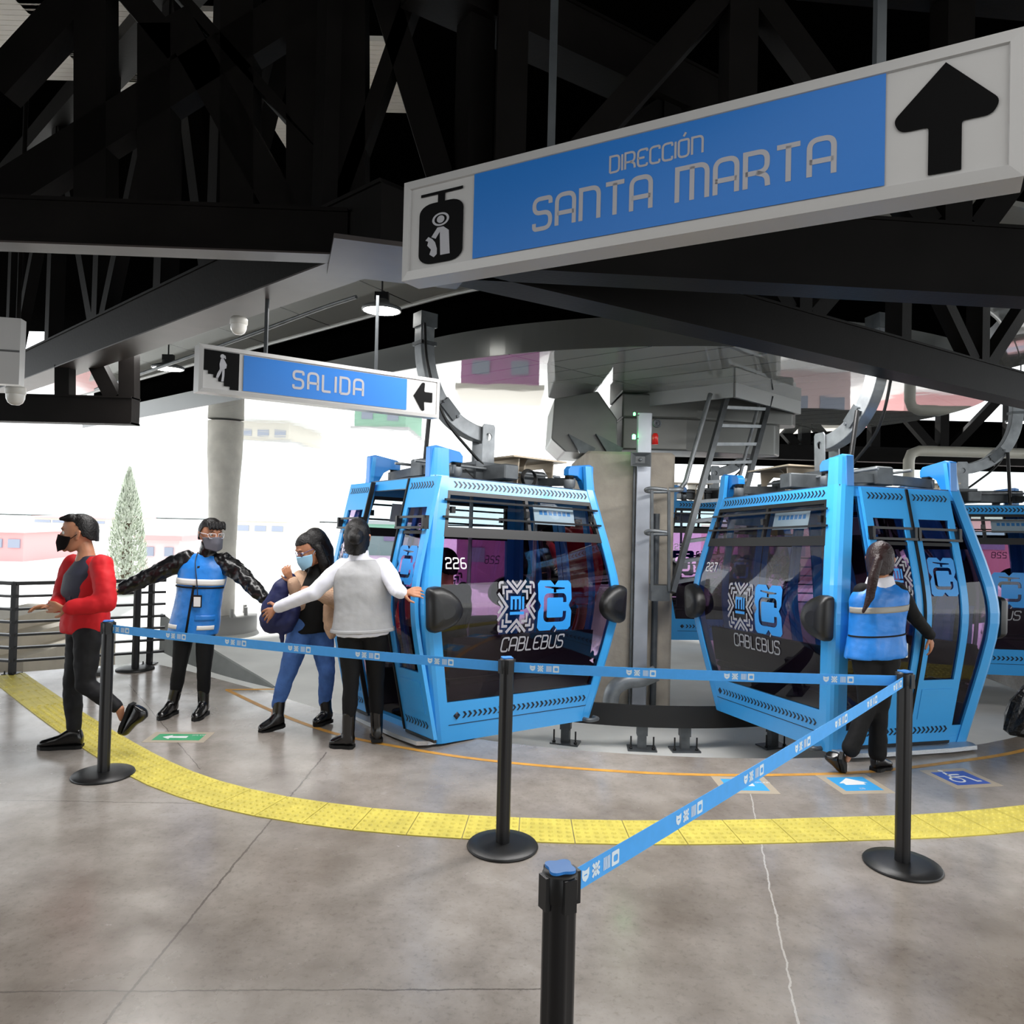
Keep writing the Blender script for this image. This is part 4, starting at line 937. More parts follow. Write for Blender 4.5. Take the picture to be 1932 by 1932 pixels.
def make_cabin(label, num, x, y, th, rx, ry, opened=False, group='blue gondola cabins'):
    Rz = Matrix.Rotation(th, 4, 'Z'); pv = Matrix.Translation((0, 0, 3.5))
    Mx = Matrix.Translation((x, y, 0)) @ Rz @ pv @ Matrix.Rotation(ry, 4, 'Y') @ Matrix.Rotation(rx, 4, 'X') @ pv.inverted()
    root = bpy.data.objects.new('gondola_cabin', None); COL.objects.link(root); root.matrix_world = Mx; WLOC[root.name] = V((0, 0, 0))
    tag(root, label, 'cable car', group)
    def B(mb, name, mats, par=root): return mb.build(name, mats, par, world=False)
    sg = ((-1, -1), (1, -1), (1, 1), (-1, 1))
    PW = .125
    # corner posts with horns
    for (sx, sy) in sg:
        mb = MB(); rings = []
        zs = [ZB_-.02, .3, .6, .8, .92, 1.0, 1.08, 1.2, 1.4, 1.7, 1.95, 2.16]
        for z in zs:
            zz = min(z, ZT); dz = z-zz
            cx, cy = sx*(SA(zz)-dz*.1), sy*(SB(zz)-dz*.06)
            w = PW if z < 1.98 else PW*.92
            loc = [(0+.006, -w), (.006, -.05), (-.004, -.022), (-.022, -.004), (-.05, .006), (-w, .006), (-w, -.03), (-.045, -.045), (-.03, -w)]
            r = [V((cx+sx*p[0], cy+sy*p[1], z)) for p in loc]
            rings.append(r)
        mb.loft(rings, True, 0, False); post = B(mb, 'corner_post', BLUE)
        # horn pointing to the roof centre with its damper
        top = V((sx*(SA(ZT)-.02), sy*(SB(ZT)-.02), ZT)); d = V((0, -sy, 0)) if True else 0
        mb = MB(); ox = sx*(-.06)
        pr = [(0, .0), (.0, .235), (.05, .25), (.27, .22), (.30, .19), (.30, .135), (.2, .135), (.14, .10), (.085, .0)]
        mb.prism(pr, lambda a, b, c: top+V((ox*.6+c*-sx, -sy*(a-.03), b)), .07); horn = bev(B(mb, 'roof_horn', CABLU2), .006)
        mb = MB(); hc = top+V((ox*.6-sx*.035, -sy*.23, 0)); mb.lathe([(.04, .135), (.04, .105), (.028, .1)], hc, 14); mb.lathe([(.05, .1), (.05, .03), (.03, .025), (.03, .0)], hc, 8, 1); B(mb, 'damper', [RUB, GALV], horn)
        # corner bumper
        mb = MB(); fc = 1 if sx > 0 else 3
        pl = [(-.115, 1.115), (-.03, 1.13), (.06, 1.10), (.14, 1.04), (.175, .965), (.155, .9), (.09, .845), (0, .81), (-.08, .795), (-.115, .82)]
        pl = rnd(pl, .03, True, 3)
        def bp_(a, b, o):
            u = sy*(SB(b)-.115-a+.0); return V((sx*(SA(b)+o), u, b))
        cx_ = sum(p[0] for p in pl)/len(pl); cz_ = sum(p[1] for p in pl)/len(pl)
        rings = [[bp_(cx_+(a-cx_)*k, cz_+(b-cz_)*k, o) for a, b in pl] for k, o in ((1, .002), (1.0, .045), (.93, .075), (.7, .095), (.35, .1))]
        mb.loft(rings, True, 0, True)
        for zz in (1.06, .965, .865): mb.lathe([(.017, 0), (.017, .006), (.011, .007), (.011, .002), (.001, .002)], bp_(-.07, zz, .068), 12, 0, (sx, 0, .0))
        B(mb, 'corner_bumper', BLK)
    # glass sides 1 and 3
    for face in (1, 3):
        e = lambda z: SB(z)-PW+.005
        m0, m1 = (lambda z: -e(z)), e
        mb = MB(); patch(mb, face, m0, m1, ZB_-.02, .27, -.03, .004, 0)
        patch(mb, face, m0, m1, .095, .10, .003, .0065, 1)
        chevrons(mb, face, -SB(.17)+.24, SB(.17)-.16, .165, .05, .046, .0065, 1)
        mb.lathe([(.001, .0), (.03, .0), (.03, .004), (.001, .006)], fp(face, -SB(.16)+.2, .165, .004), 4, 1, (1 if face == 1 else -1, 0, 0))
        B(mb, 'lower_panel', [BLUE, CHEV])
        mb = MB(); patch(mb, face, m0, m1, 1.835, ZT+.005, -.04, .004, 0); chevrons(mb, face, -SB(1.9)+.16, SB(1.9)-.15, 1.888, .052, .042, .0065, 1); B(mb, 'top_rail', [BLUE, CHEV])
        mb = MB(); sheet(mb, face, m0, m1, .272, 1.49, -.006); pane = B(mb, 'window_pane', GL_MAIN)
        mb = MB(); number(mb, num, face, -SB(1.3)+.16 if face == 1 else -SB(1.3)+.2, 1.255, .075, .0, 0); B(mb, 'number_decal', WHITE, pane)
        g, b = logo_mi(-.17, .965, .37, .40); o, hs = logo_c(.225, .965, .36, .40)
        mb = MB(); onface(mb, g, face, .0, 0); onface(mb, b, face, .0, 1); onface(mb, [o], face, .0005, 1, [hs])
        qs, W = text2d('CABLEBÚS', .104, .12, .2, .12); onface(mb, [[(.02-W/2+p[0], .62+p[1]) for p in q] for q in qs], face, .0, 0)
        B(mb, 'logo_decal', [M('decal_grey', (150, 150, 158), .5), M('decal_blue', (42, 140, 215), .4)], pane)
        # vent windows with black bars
        mb = MB(); patch(mb, face, m0, m1, 1.485, 1.56, -.03, .006, 0); patch(mb, face, m0, m1, 1.805, 1.838, -.03, .006, 0)
        for uu in (lambda z: -e(z), lambda z: -.0, lambda z: e(z)-.03): patch(mb, face, uu, (lambda f: lambda z: f(z)+.03)(uu), 1.55, 1.81, -.025, .006, 0)
        B(mb, 'vent_frame', BLK)
        mb = MB()
        for zz, o in ((1.765, .03), (1.635, .022)):
            p, q = fp(face, -e(zz)-.03, zz, o), fp(face, e(zz)+.03, zz, o); mb.bar(p, q, .018, .016)
        for uu in (-.0, -e(1.7)*.93, e(1.7)*.93): mb.box(fp(face, uu, 1.69, .01), (.03, .035, .05))
        B(mb, 'vent_bar', BLK)
        mb = MB(); sheet(mb, face, m0, m1, 1.555, 1.81, -.008, 0, 4); vp = B(mb, 'vent_pane', GL_VENT)
        mb = MB(); uA, uB = (.1, .55); patch(mb, face, uA, uB, 1.62, 1.78, -.022, -.02, 0)
        for k in range(7): patch(mb, face, uA+.06+k*.052, uA+.095+k*.052, 1.70, 1.735, -.0198, -.019, 1)
        B(mb, 'route_map', [STK, STKB])
        # handle loop under the floor edge
        mb = MB(); c = fp(face, SB(0)-.1, -.02, 0); sx_ = 1 if face == 1 else -1
        mb.tube(spline([c, c+V((sx_*.06, .0, -.0)), c+V((sx_*.075, .05, 0)), c+V((sx_*.06, .11, 0)), c+V((0, .12, 0))], 4), .018, 8); B(mb, 'guide_loop', GALVD)
    # door side (0) and closed back side (2)
    DO = .41
    for face in (0, 2):
        e = lambda z: SA(z)-PW+.005
        shift = .30 if (opened and face == 0) else 0.
        mb = MB(); patch(mb, face, lambda z: -e(z), e, 1.86 if face == 0 else 1.80, ZT+.005, -.06, -.002 if face == 0 else .004, 0); B(mb, 'door_header', BLUE); mb = MB(); patch(mb, face, lambda z: -e(z), e, ZB_-.03, .045, -.06, -.002, 0); B(mb, 'door_sill', BLUE)
        if face == 2 or True:
            for s in (-1, 1):
                q0, q1 = ((lambda z: -e(z)), (lambda z: min(-DO, -e(z)+.0))) if s < 0 else ((lambda z: max(DO, e(z)-.0)), e)
                q0, q1 = ((lambda z: -e(z)), (lambda z: max(-DO, -e(z)))) if s < 0 else ((lambda z: min(DO, e(z))), e)
                mb = MB(); sheet(mb, face, q0, q1, .12, 1.84, -.014); B(mb, 'side_pane', GL_MAIN)
                ff = (lambda z: -DO-.02) if s < 0 else (lambda z: DO-.03)
                mb = MB(); patch(mb, face, ff, lambda z: ff(z)+.05, .04, 1.86, -.03, -.006, 0); patch(mb, face, q0, q1, .04, .13, -.02, -.004, 0); B(mb, 'jamb', BLUE)
        for s in (-1, 1):
            o_ = .028 if not shift else .052
            a0 = (-DO-shift) if s < 0 else shift+.006; a1 = (-.006-shift) if s < 0 else DO+shift; w = a1-a0
            fz = lambda u, z, off=0: fp(face, u, z, off)
            mb = MB(); fr = .062
            patch(mb, face, a0, a1, .02, .50, o_-.03, o_, 0); patch(mb, face, a0+.06, a1-.06, .20, .43, o_, o_+.004, 0)
            patch(mb, face, a0, a1, 1.70, 1.93, o_-.03, o_, 0); patch(mb, face, a0, a0+fr, .5, 1.7, o_-.03, o_, 0); patch(mb, face, a1-fr, a1, .5, 1.7, o_-.03, o_, 0)
            chevrons(mb, face, a0+.03, a1-.05, .115, .052, .037, o_+.003, 1); chevrons(mb, face, a0+.03, a1-.04, 1.868, .05, .034, o_+.003, 1)
            patch(mb, face, a0-.0, a1+.0, .0, .022, o_-.02, o_+.004, 2)
            leaf = B(mb, 'door_leaf', [BLUE, CHEV, BLK])
            mb = MB(); sheet(mb, face, a0+fr-.004, a1-fr+.004, .5, 1.7, o_-.014); B(mb, 'door_pane', GL_MAIN, leaf)
            mb = MB()
            for zz in (1.625, 1.545): mb.bar(fp(face, a0-.0, zz, o_+.035), fp(face, a1-.0, zz, o_+.035), .014, .018)
            for uu in (a0+.012, a1-.012): mb.box(fp(face, uu, 1.585, o_+.02), (.024, .05, .1))
            patch(mb, face, a0+fr-.004, a1-fr+.004, 1.50, 1.525, o_-.012, o_-.006, 0)
            B(mb, 'ventilation_bar', BLK, leaf)
            mb = MB(); su = (a1-.004, a1+.012) if s < 0 else (a0-.012, a0+.004)
            patch(mb, face, su[0], su[1], .02, 1.93, o_-.025, o_+.012, 0); B(mb, 'rubber_seal', RUB, leaf)
            mb = MB(); zc = 1.27
            if s > 0: o, hs = logo_c((a0+a1)/2, zc, w*.62, .285); onface(mb, [o], face, o_-.006, 1, [hs])
            else:
                g, b = logo_mi((a0+a1)/2, zc, w*.62, .285); onface(mb, g, face, o_-.006, 0); onface(mb, b, face, o_-.006, 1)
            B(mb, 'logo_decal', [M('decal_grey', (150, 150, 158), .5), MATS['decal_blue']], leaf)
    # step plate outside the door
    mb = MB(); y0 = -SB(0); pl = [(-.62, y0+.04), (-.62, y0-.05), (-.58, y0-.125), (-.3, y0-.15), (.3, y0-.15), (.58, y0-.125), (.62, y0-.05), (.62, y0+.04)]
    mb.prism(pl, lambda a, b, c: V((a, b, -.035+c)), .03); B(mb, 'door_step', PLATE)
    # floor, seats, ceiling
    mb = MB(); mb.box((0, 0, -.01), (2*SA(0)-.06, 2*SB(0)-.08, .05)); B(mb, 'cabin_floor', FLOORM)
    for face in (1, 3):
        sx = 1 if face == 1 else -1
        mb = MB(); mb.cbox((sx*(SA(.4)-.24), .02, .40), (.36, 1.45, .05), .012); mb.box((sx*(SA(.3)-.1), .02, .2), (.06, 1.4, .36))
        mb.loft([[V((sx*(SA(z)-o), s*.72, z)) for s, o in ((-1, .10), (1, .10), (1, .04), (-1, .04))] for z in (.44, .6, .74)]); B(mb, 'seat', SEATM)
    mb = MB(); mb.prism([(-SA(ZT)+.01, -SB(ZT)+.01), (SA(ZT)-.01, -SB(ZT)+.01), (SA(ZT)-.01, SB(ZT)-.01), (-SA(ZT)+.01, SB(ZT)-.01)], lambda a, b, c: V((a, b, ZT-.03+c)), .045); B(mb, 'roof', [M('roof_dark', (40, 62, 84), .4)])
    mb = MB(); mb.tube([(0, -.1, .02), (0, -.1, 1.9)], .018, 10); mb.tube([(.28, .4, .02), (.28, .4, 1.9)], .018, 10); B(mb, 'grab_pole', GALV)
    # suspension frame on the roof
    mb = MB(); zr = ZT+.10
    mb.cbox((0, 0, zr+.02), (.17, 1.36, .15), .01); mb.cbox((0, 0, zr+.02), (.86, .15, .13), .01)
    for (sx, sy) in sg: mb.bar((sx*.05, sy*.62, zr), (sx*(SA(ZT)-.06), sy*(SB(ZT)-.24), zr-.02), .07, .07)
    mb.box((0, 0, zr+.03), (.24, .3, .18)); B(mb, 'suspension_frame', GALVD)
    mb = MB()
    for s in (-1, 1): mb.tube([(s*.16, -.78, ZT+.16), (s*.16, .78, ZT+.155)], .012, 8)
    B(mb, 'tie_rod', GALV)
    mb = MB()
    y_ = .32
    mb.prism([(-.02, 0), (.32, 0), (.36, .19), (.40, .25), (-.1, .25), (-.04, .2)], lambda a, b, c: V((a-.16, y_+c*1.0-.0, ZT+.03+b)), .012)
    for yy in (.22, .62):
        mb.prism([(.0, 0), (.04, 0), (.05, .13), (.12, .2), (.32, .2), (.39, .13), (.4, 0), (.44, 0), (.46, .25), (-.02, .25)], lambda a, b, c: V((a-.22, yy+c, ZT+.02+b)), .012)
    mb.box((0, .42, ZT+.278), (.62, .62, .014)); B(mb, 'roof_unit', ROOFU)
    mb = MB()
    for k in range(4): mb.tube([V((.30+.012*k, .28+.075*math.cos(a), ZT+.1+.075*math.sin(a)-k*.004)) for a in [2*PI*i/18 for i in range(18)]], .006, 6, closed=True)
    mb.tube(spline([(.28, .2, ZT+.1), (.25, .0, ZT+.03), (.2, -.2, ZT+.06), (.1, -.25, ZT+.14)], 5), .006, 6); B(mb, 'cable_coil', COILM)
    # hanger: bracket, curved arm swinging out over the door side, rubber hose
    mb = MB()
    for s in (-1, 1): mb.prism([(-.065, 0), (.065, 0), (.065, .42), (.05, .44), (-.05, .44), (-.065, .42)], lambda a, b, c: V((s*.075+c, a, ZT+.12+b)), .012, 0, [circ2(0, .33, .034, 14, 2*PI, 0)])
    mb.box((0, .0, ZT+.2), (.14, .1, .2)); B(mb, 'hanger_bracket', GALV)
    arm = [V((0, .02, 2.40)), V((0, -.14, 2.42)), V((0, -.33, 2.50)), V((0, -.50, 2.66)), V((0, -.60, 2.86)), V((0, -.64, 3.08)), V((0, -.64, 3.34))]
    ap = spline(arm, 5); mb = MB(); rings = []
    for i, p in enumerate(ap):
        t = (ap[min(i+1, len(ap)-1)]-ap[max(i-1, 0)]).normalized(); nn = t.cross(V((1, 0, 0)))
        rings.append([p+V((.055, 0, 0))+nn*.065, p+V((-.055, 0, 0))+nn*.065, p+V((-.055, 0, 0))-nn*.065, p+V((.055, 0, 0))-nn*.065])
    mb.loft(rings); arm_o = bev(B(mb, 'hanger_arm', GALV), .006)
    mb = MB(); mb.box((0, -.40, 2.575), (.15, .18, .1), Matrix.Rotation(-.75, 3, 'X')); 
    for k in (-.07, .07): mb.tube([V((-.085, -.40+k, 2.575-k*.8)), V((.085, -.40+k, 2.575-k*.8))], .014, 8)
    B(mb, 'arm_clamp', GALVD, arm_o)
    mb = MB(); mb.box((0, -.64, 3.1), (.15, .15, .03)); B(mb, 'arm_collar', GALVD, arm_o); mb = MB(); mb.box((0, -.64, 3.3), (.13, .16, .12)); B(mb, 'arm_cap', GALVD, arm_o)
    mb = MB(); mb.tube(spline([V((.09, -.7, 3.25)), V((.1, -.66, 2.9)), V((.12, -.5, 2.5)), V((.12, -.25, 2.26)), V((.1, .0, 2.1)), V((.05, .3, 2.06))], 6), .013, 8); B(mb, 'hose', COILM)
    mb = MB(); mb.tube([V((-.2, -.48, 1.95)), V((-.1, -.5, 2.6))], .02, 8); B(mb, 'gas_strut', BLK)
    return root
c226 = make_cabin('blue gondola cabin numbered 226 with its doors slid open', '226', -.261, 6.624, -.902, -.037, -.035, True)
c227 = make_cabin('blue gondola cabin numbered 227 with closed doors, behind the worker with a ponytail', '227', 2.759, 6.607, .277, -.057, .012)
c3 = make_cabin('blue gondola cabin partly hidden behind cabin 227 at the edge of view', '228', 5.62, 9.35, 1.38, -.02, 0)
c4 = make_cabin('small distant blue gondola cabin glimpsed between the pillar and cabin 227', '225', 3.05, 11.25, 1.57+.06, 0, 0)
# ------------------------------------------------------------------ people
TEX = bpy.data.textures.new('cloth_folds', 'CLOUDS'); TEX.noise_scale = .09; TEX.noise_depth = 2
TEXP = bpy.data.textures.new('puffer_folds', 'CLOUDS'); TEXP.noise_scale = .065; TEXP.noise_depth = 1
SKIN = M('skin_tan', (176, 122, 92), .5, 0, .4, var=.05, scale=14); HAIR = M('hair_black', (13, 10, 10), .45, 0, .3, bump=.3, bscale=90)
HAIRR = M('hair_auburn', (34, 14, 14), .45, 0, .35, bump=.3, bscale=90)
EYEW = M('eye_white', (225, 222, 216), .3); EYED = M('eye_dark', (26, 18, 14), .2)
def capsule(mb, p, q, r0, r1, n=12, k=5):
    p, q = V(p), V(q); t = (q-p).normalized(); a = t.cross(V((0, 0, 1)))
    if a.length < .05: a = t.cross(V((0, 1, 0)))
    a.normalize(); b = t.cross(a); rings = []
    def ring(c, r): return [c+(a*math.cos(2*PI*j/n)+b*math.sin(2*PI*j/n))*r for j in range(n)]
    for i in range(k): an = PI/2*(1-i/k); rings.append(ring(p-t*r0*math.sin(an), max(.0005, r0*math.cos(an))))
    rings.append(ring(p, r0)); rings.append(ring(q, r1))
    for i in range(1, k+1): an = PI/2*i/k; rings.append(ring(q+t*r1*math.sin(an), max(.0005, r1*math.cos(an))))
    mb.loft(rings, True, 0, True)
def chain(mb, pts, rs, n=14):
    for i in range(len(pts)-1): capsule(mb, pts[i], pts[i+1], rs[i], rs[i+1], n)
def ell(mb, secs, n=24):
    """stack of elliptic sections: (centre, half width along side, half depth along front, side, front)"""
    mb.loft([[c+s*(a*math.cos(2*PI*j/n))+f*(b*math.sin(2*PI*j/n)) for j in range(n)] for c, a, b, s, f in secs], True, 0, True)
def fuse(o, vox, smooth=4, disp=0., tex=None):
    m = o.modifiers.new('fuse', 'REMESH'); m.mode = 'VOXEL'; m.voxel_size = vox; m.use_smooth_shade = True
    if smooth: s = o.modifiers.new('soften', 'SMOOTH'); s.factor = .5; s.iterations = smooth
    if disp: d = o.modifiers.new('folds', 'DISPLACE'); d.texture = tex or TEX; d.strength = disp; d.mid_level = .5; d.texture_coords = 'LOCAL'
    return o
def unit(v): v = V(v); return v.normalized()
def hand(mb, wrist, dirn, palm_n, side, r=1.0, curl=.35, spread=.14, thumb=1):
    """palm and five unequal bent fingers; dirn = fingers, palm_n = palm normal, thumb leaves on the +side*thumb edge"""
    d, nrm = unit(dirn), unit(palm_n); s = d.cross(nrm).normalized()*thumb; nrm = (nrm-d*nrm.dot(d)).normalized()
    L = .088*r
    for k in range(4):
        o = (k-1.5)*.019*r; capsule(mb, wrist+s*o*.55, wrist+d*L*.95+s*-o, .0135*r, .0115*r, 8, 3)
    for k, ln in enumerate((.072, .08, .074, .058)):      # index ... little
        o = (1.5-k)*.0205*r; base = wrist+d*L+s*o; dd = (d+s*spread*(1.5-k)*.6).normalized(); a = base; seg = (.45, .32, .23); an = curl*.5; rr = .0092*r
        for g in seg:
            v = dd*math.cos(an)+nrm*math.sin(an); b = a+v*ln*g*r; capsule(mb, a, b, rr, rr*.9, 8, 3); a = b; an += curl; rr *= .9
    a = wrist+d*.025*r+s*.026*r; v = (d*.62+s*.72+nrm*.25).normalized(); b = a+v*.045*r; capsule(mb, a, b, .0125*r, .0105*r, 8, 3)
    v = (d*.9+s*.3+nrm*.35).normalized(); capsule(mb, b, b+v*.034*r, .0105*r, .0085*r, 8, 3)
def head_frame(c, face, tilt=0., roll=0.):
    f = unit((face[0], face[1], 0)); up = V((0, 0, 1)); f2 = (f*math.cos(tilt)-up*math.sin(tilt)); r = f2.cross(V((0, 0, 1))).normalized(); u = r.cross(f2).normalized()
    if roll: R = Matrix.Rotation(roll, 3, f2); r, u = R @ r, R @ u
    return c, r, f2, u
def hpt(hf, x, y, z): c, r, f, u = hf; return c+r*x+f*y+u*z
def head_mesh(mb, hf, s=1.0):
    """x right, y front, z up about the head centre; head height .23"""
    n = 28
    prof = [(-.118, .012, .040, .052), (-.112, .030, .026, .052), (-.098, .043, -.004, .074), (-.08, .052, -.03, .084), (-.055, .060, -.058, .088), (-.03, .066, -.078, .092), (0, .072, -.09, .094), (.03, .075, -.097, .096), (.055, .074, -.098, .094), (.08, .067, -.09, .084), (.1, .05, -.068, .062), (.112, .026, -.038, .032), (.116, .006, -.01, .006)]
    rings = []
    for z, w, yb, yf in prof:
        cy, ry = (yb+yf)/2, (yf-yb)/2
        rings.append([hpt(hf, w*s*math.cos(2*PI*j/n), (cy+ry*math.sin(2*PI*j/n))*s, z*s) for j in range(n)])
    mb.loft(rings, True, 0, True)
    P = lambda x, y, z: hpt(hf, x*s, y*s, z*s)
    capsule(mb, P(0, .088, .012), P(0, .108, -.028), .008*s, .0135*s, 10, 4); capsule(mb, P(-.013, .094, -.034), P(.013, .094, -.034), .009*s, .009*s, 8, 3)
    capsule(mb, P(-.03, .088, .03), P(.03, .088, .03), .011*s, .011*s, 8, 3)                                     # brow
    capsule(mb, P(-.018, .086, -.066), P(.018, .086, -.066), .008*s, .008*s, 8, 3); capsule(mb, P(-.016, .083, -.078), P(.016, .083, -.078), .0085*s, .0085*s, 8, 3)   # lips
    capsule(mb, P(-.01, .076, -.103), P(.01, .076, -.103), .013*s, .013*s, 8, 3)
    for sx in (-1, 1):
        capsule(mb, P(sx*.075, -.006, .012), P(sx*.073, .002, -.03), .013*s, .009*s, 8, 3); capsule(mb, P(sx*.082, -.012, .016), P(sx*.079, -.006, -.014), .009*s, .008*s, 8, 3)
        capsule(mb, P(sx*.042, .066, -.025), P(sx*.045, .06, -.04), .018*s, .015*s, 8, 3)
def hair_cap(mb, hf, s, low_back=-.06, low_front=.065, grow=1.09, side=.0):
    """hair shell over the skull: hairline falls from the forehead to the nape"""
    n, m = 36, 12; c = V((0, -.004, .012)); rings = []
    for j in range(m+1):
        t = j/m; ring = []
        for i in range(n):
            a = 2*PI*i/n; fr = math.sin(a)           # +1 front, -1 back
            zl = low_front if fr > .35 else (low_back+(side-low_back)*max(0, (fr+1)/1.35)**1.5 if fr <= .35 else side)
            if .0 < fr <= .35: zl = side+(low_front-side)*(fr/.35)
            z = .126-(.126-zl)*t
            rr = math.sqrt(max(0., 1-min(1., (max(z, .012)-.012)/.116)**2.2)); ring.append(hpt(hf, (c.x+.0775*grow*rr*math.cos(a)*(1-.12*max(0, -.02-z)/.06))*s, (c.y+.1*grow*rr*math.sin(a)-.0*0)*s, z*s))
        rings.append(ring)
    inner = [[hpt(hf, *[0, 0, 0]) + (p-hpt(hf, 0, 0, 0))*.93 for p in r] for r in reversed(rings)]
    mb.loft(rings+inner, True, 0, True)
def face_mask(hf, s, mat, par, flat=1.0):
    mb = MB()
    def fn(a, b):
        ang = (a-.5)*2*1.28; w = 1-.25*(b)**2
        x = math.sin(ang*w)*.078; y = math.cos(ang*w)*.098+.008+.018*math.exp(-((a-.5)*5)**2)*(1-abs(b-.45)*1.2); z = -.006-.112*b-.012*abs(a-.5)*2*(1-b)+.02*abs(a-.5)*2*b
        return hpt(hf, x*s*1.02, y*s*1.03, z*s)
    mb.grid(fn, 22, 12)
    for sx in (-1, 1): mb.tube([hpt(hf, sx*.072*s, .036*s, -.03*s), hpt(hf, sx*.083*s, .0, .0), hpt(hf, sx*.078*s, -.02*s, .01*s)], .0022, 6)
    o = mb.build('face_mask', mat, par); m = o.modifiers.new('thick', 'SOLIDIFY'); m.thickness = .002; return o
def eyes(hf, s, par):
    for sx in (-1, 1):
        mb = MB(); mb.ball(hpt(hf, sx*.031*s, .077*s, .006*s), .0125*s, 12, 8, 0); mb.ball(hpt(hf, sx*.031*s, .0855*s, .006*s), .0062*s, 10, 6, 1); mb.build('eye', [EYEW, EYED], par)
        mb = MB(); mb.tube([hpt(hf, sx*.016*s, .095*s, .025*s), hpt(hf, sx*.032*s, .095*s, .032*s), hpt(hf, sx*.05*s, .083*s, .026*s)], [.003, .004, .002], 6); mb.build('eyebrow', HAIR, par)
def torso_secs(sh, hip, side, front, dims):
    """interpolate sections between hip centre and shoulder centre; dims: list of (t, halfwidth, halfdepth, forward)"""
    return [(hip+(sh-hip)*t+front*fw, a, b, side, front) for t, a, b, fw in dims]
def shoe(t, toe, heel, up=V((0, 0, 1)), h=.1, w=.043, mat=None, name='shoe', shaft=None, sole=None):
    d = (toe-heel).normalized(); s = d.cross(up).normalized(); u = s.cross(d).normalized(); L = (toe-heel).length; mb = MB()
    secs = [(0.0, .6, .7), (.05, .84, 1.15), (.2, .9, 1.3), (.38, .9, 1.12), (.55, .98, .8), (.75, 1.0, .62), (.92, .8, .48), (1.0, .4, .3)]
    rings = []
    for k, ww, hh in secs:
        c = heel+d*L*k; n = 16; rings.append([c+s*(w*ww*math.cos(2*PI*j/n))+u*(max(0, h*hh*(.5+.5*math.sin(2*PI*j/n)))+.016) for j in range(n)])
    mb.loft(rings, True, 0, True)
    if shaft is not None: chain(mb, [heel+d*L*.25+u*h*.6, shaft], [w*1.0, w*1.12])
    o = mb.build(name, mat, t); fuse(o, .009, 3)
    mb = MB(); pl = [(0, -.7), (.12, -.95), (.45, -.82), (.7, -1.02), (.9, -.75), (1.02, -.0), (.9, .75), (.7, 1.02), (.45, .82), (.12, .95), (0, .7)]
    mb.prism([(a*L, b*w*1.05) for a, b in pl], lambda a, b, c: heel+d*a+s*b+u*c, .024)
    mb.build('sole', sole or RUB, o); return o
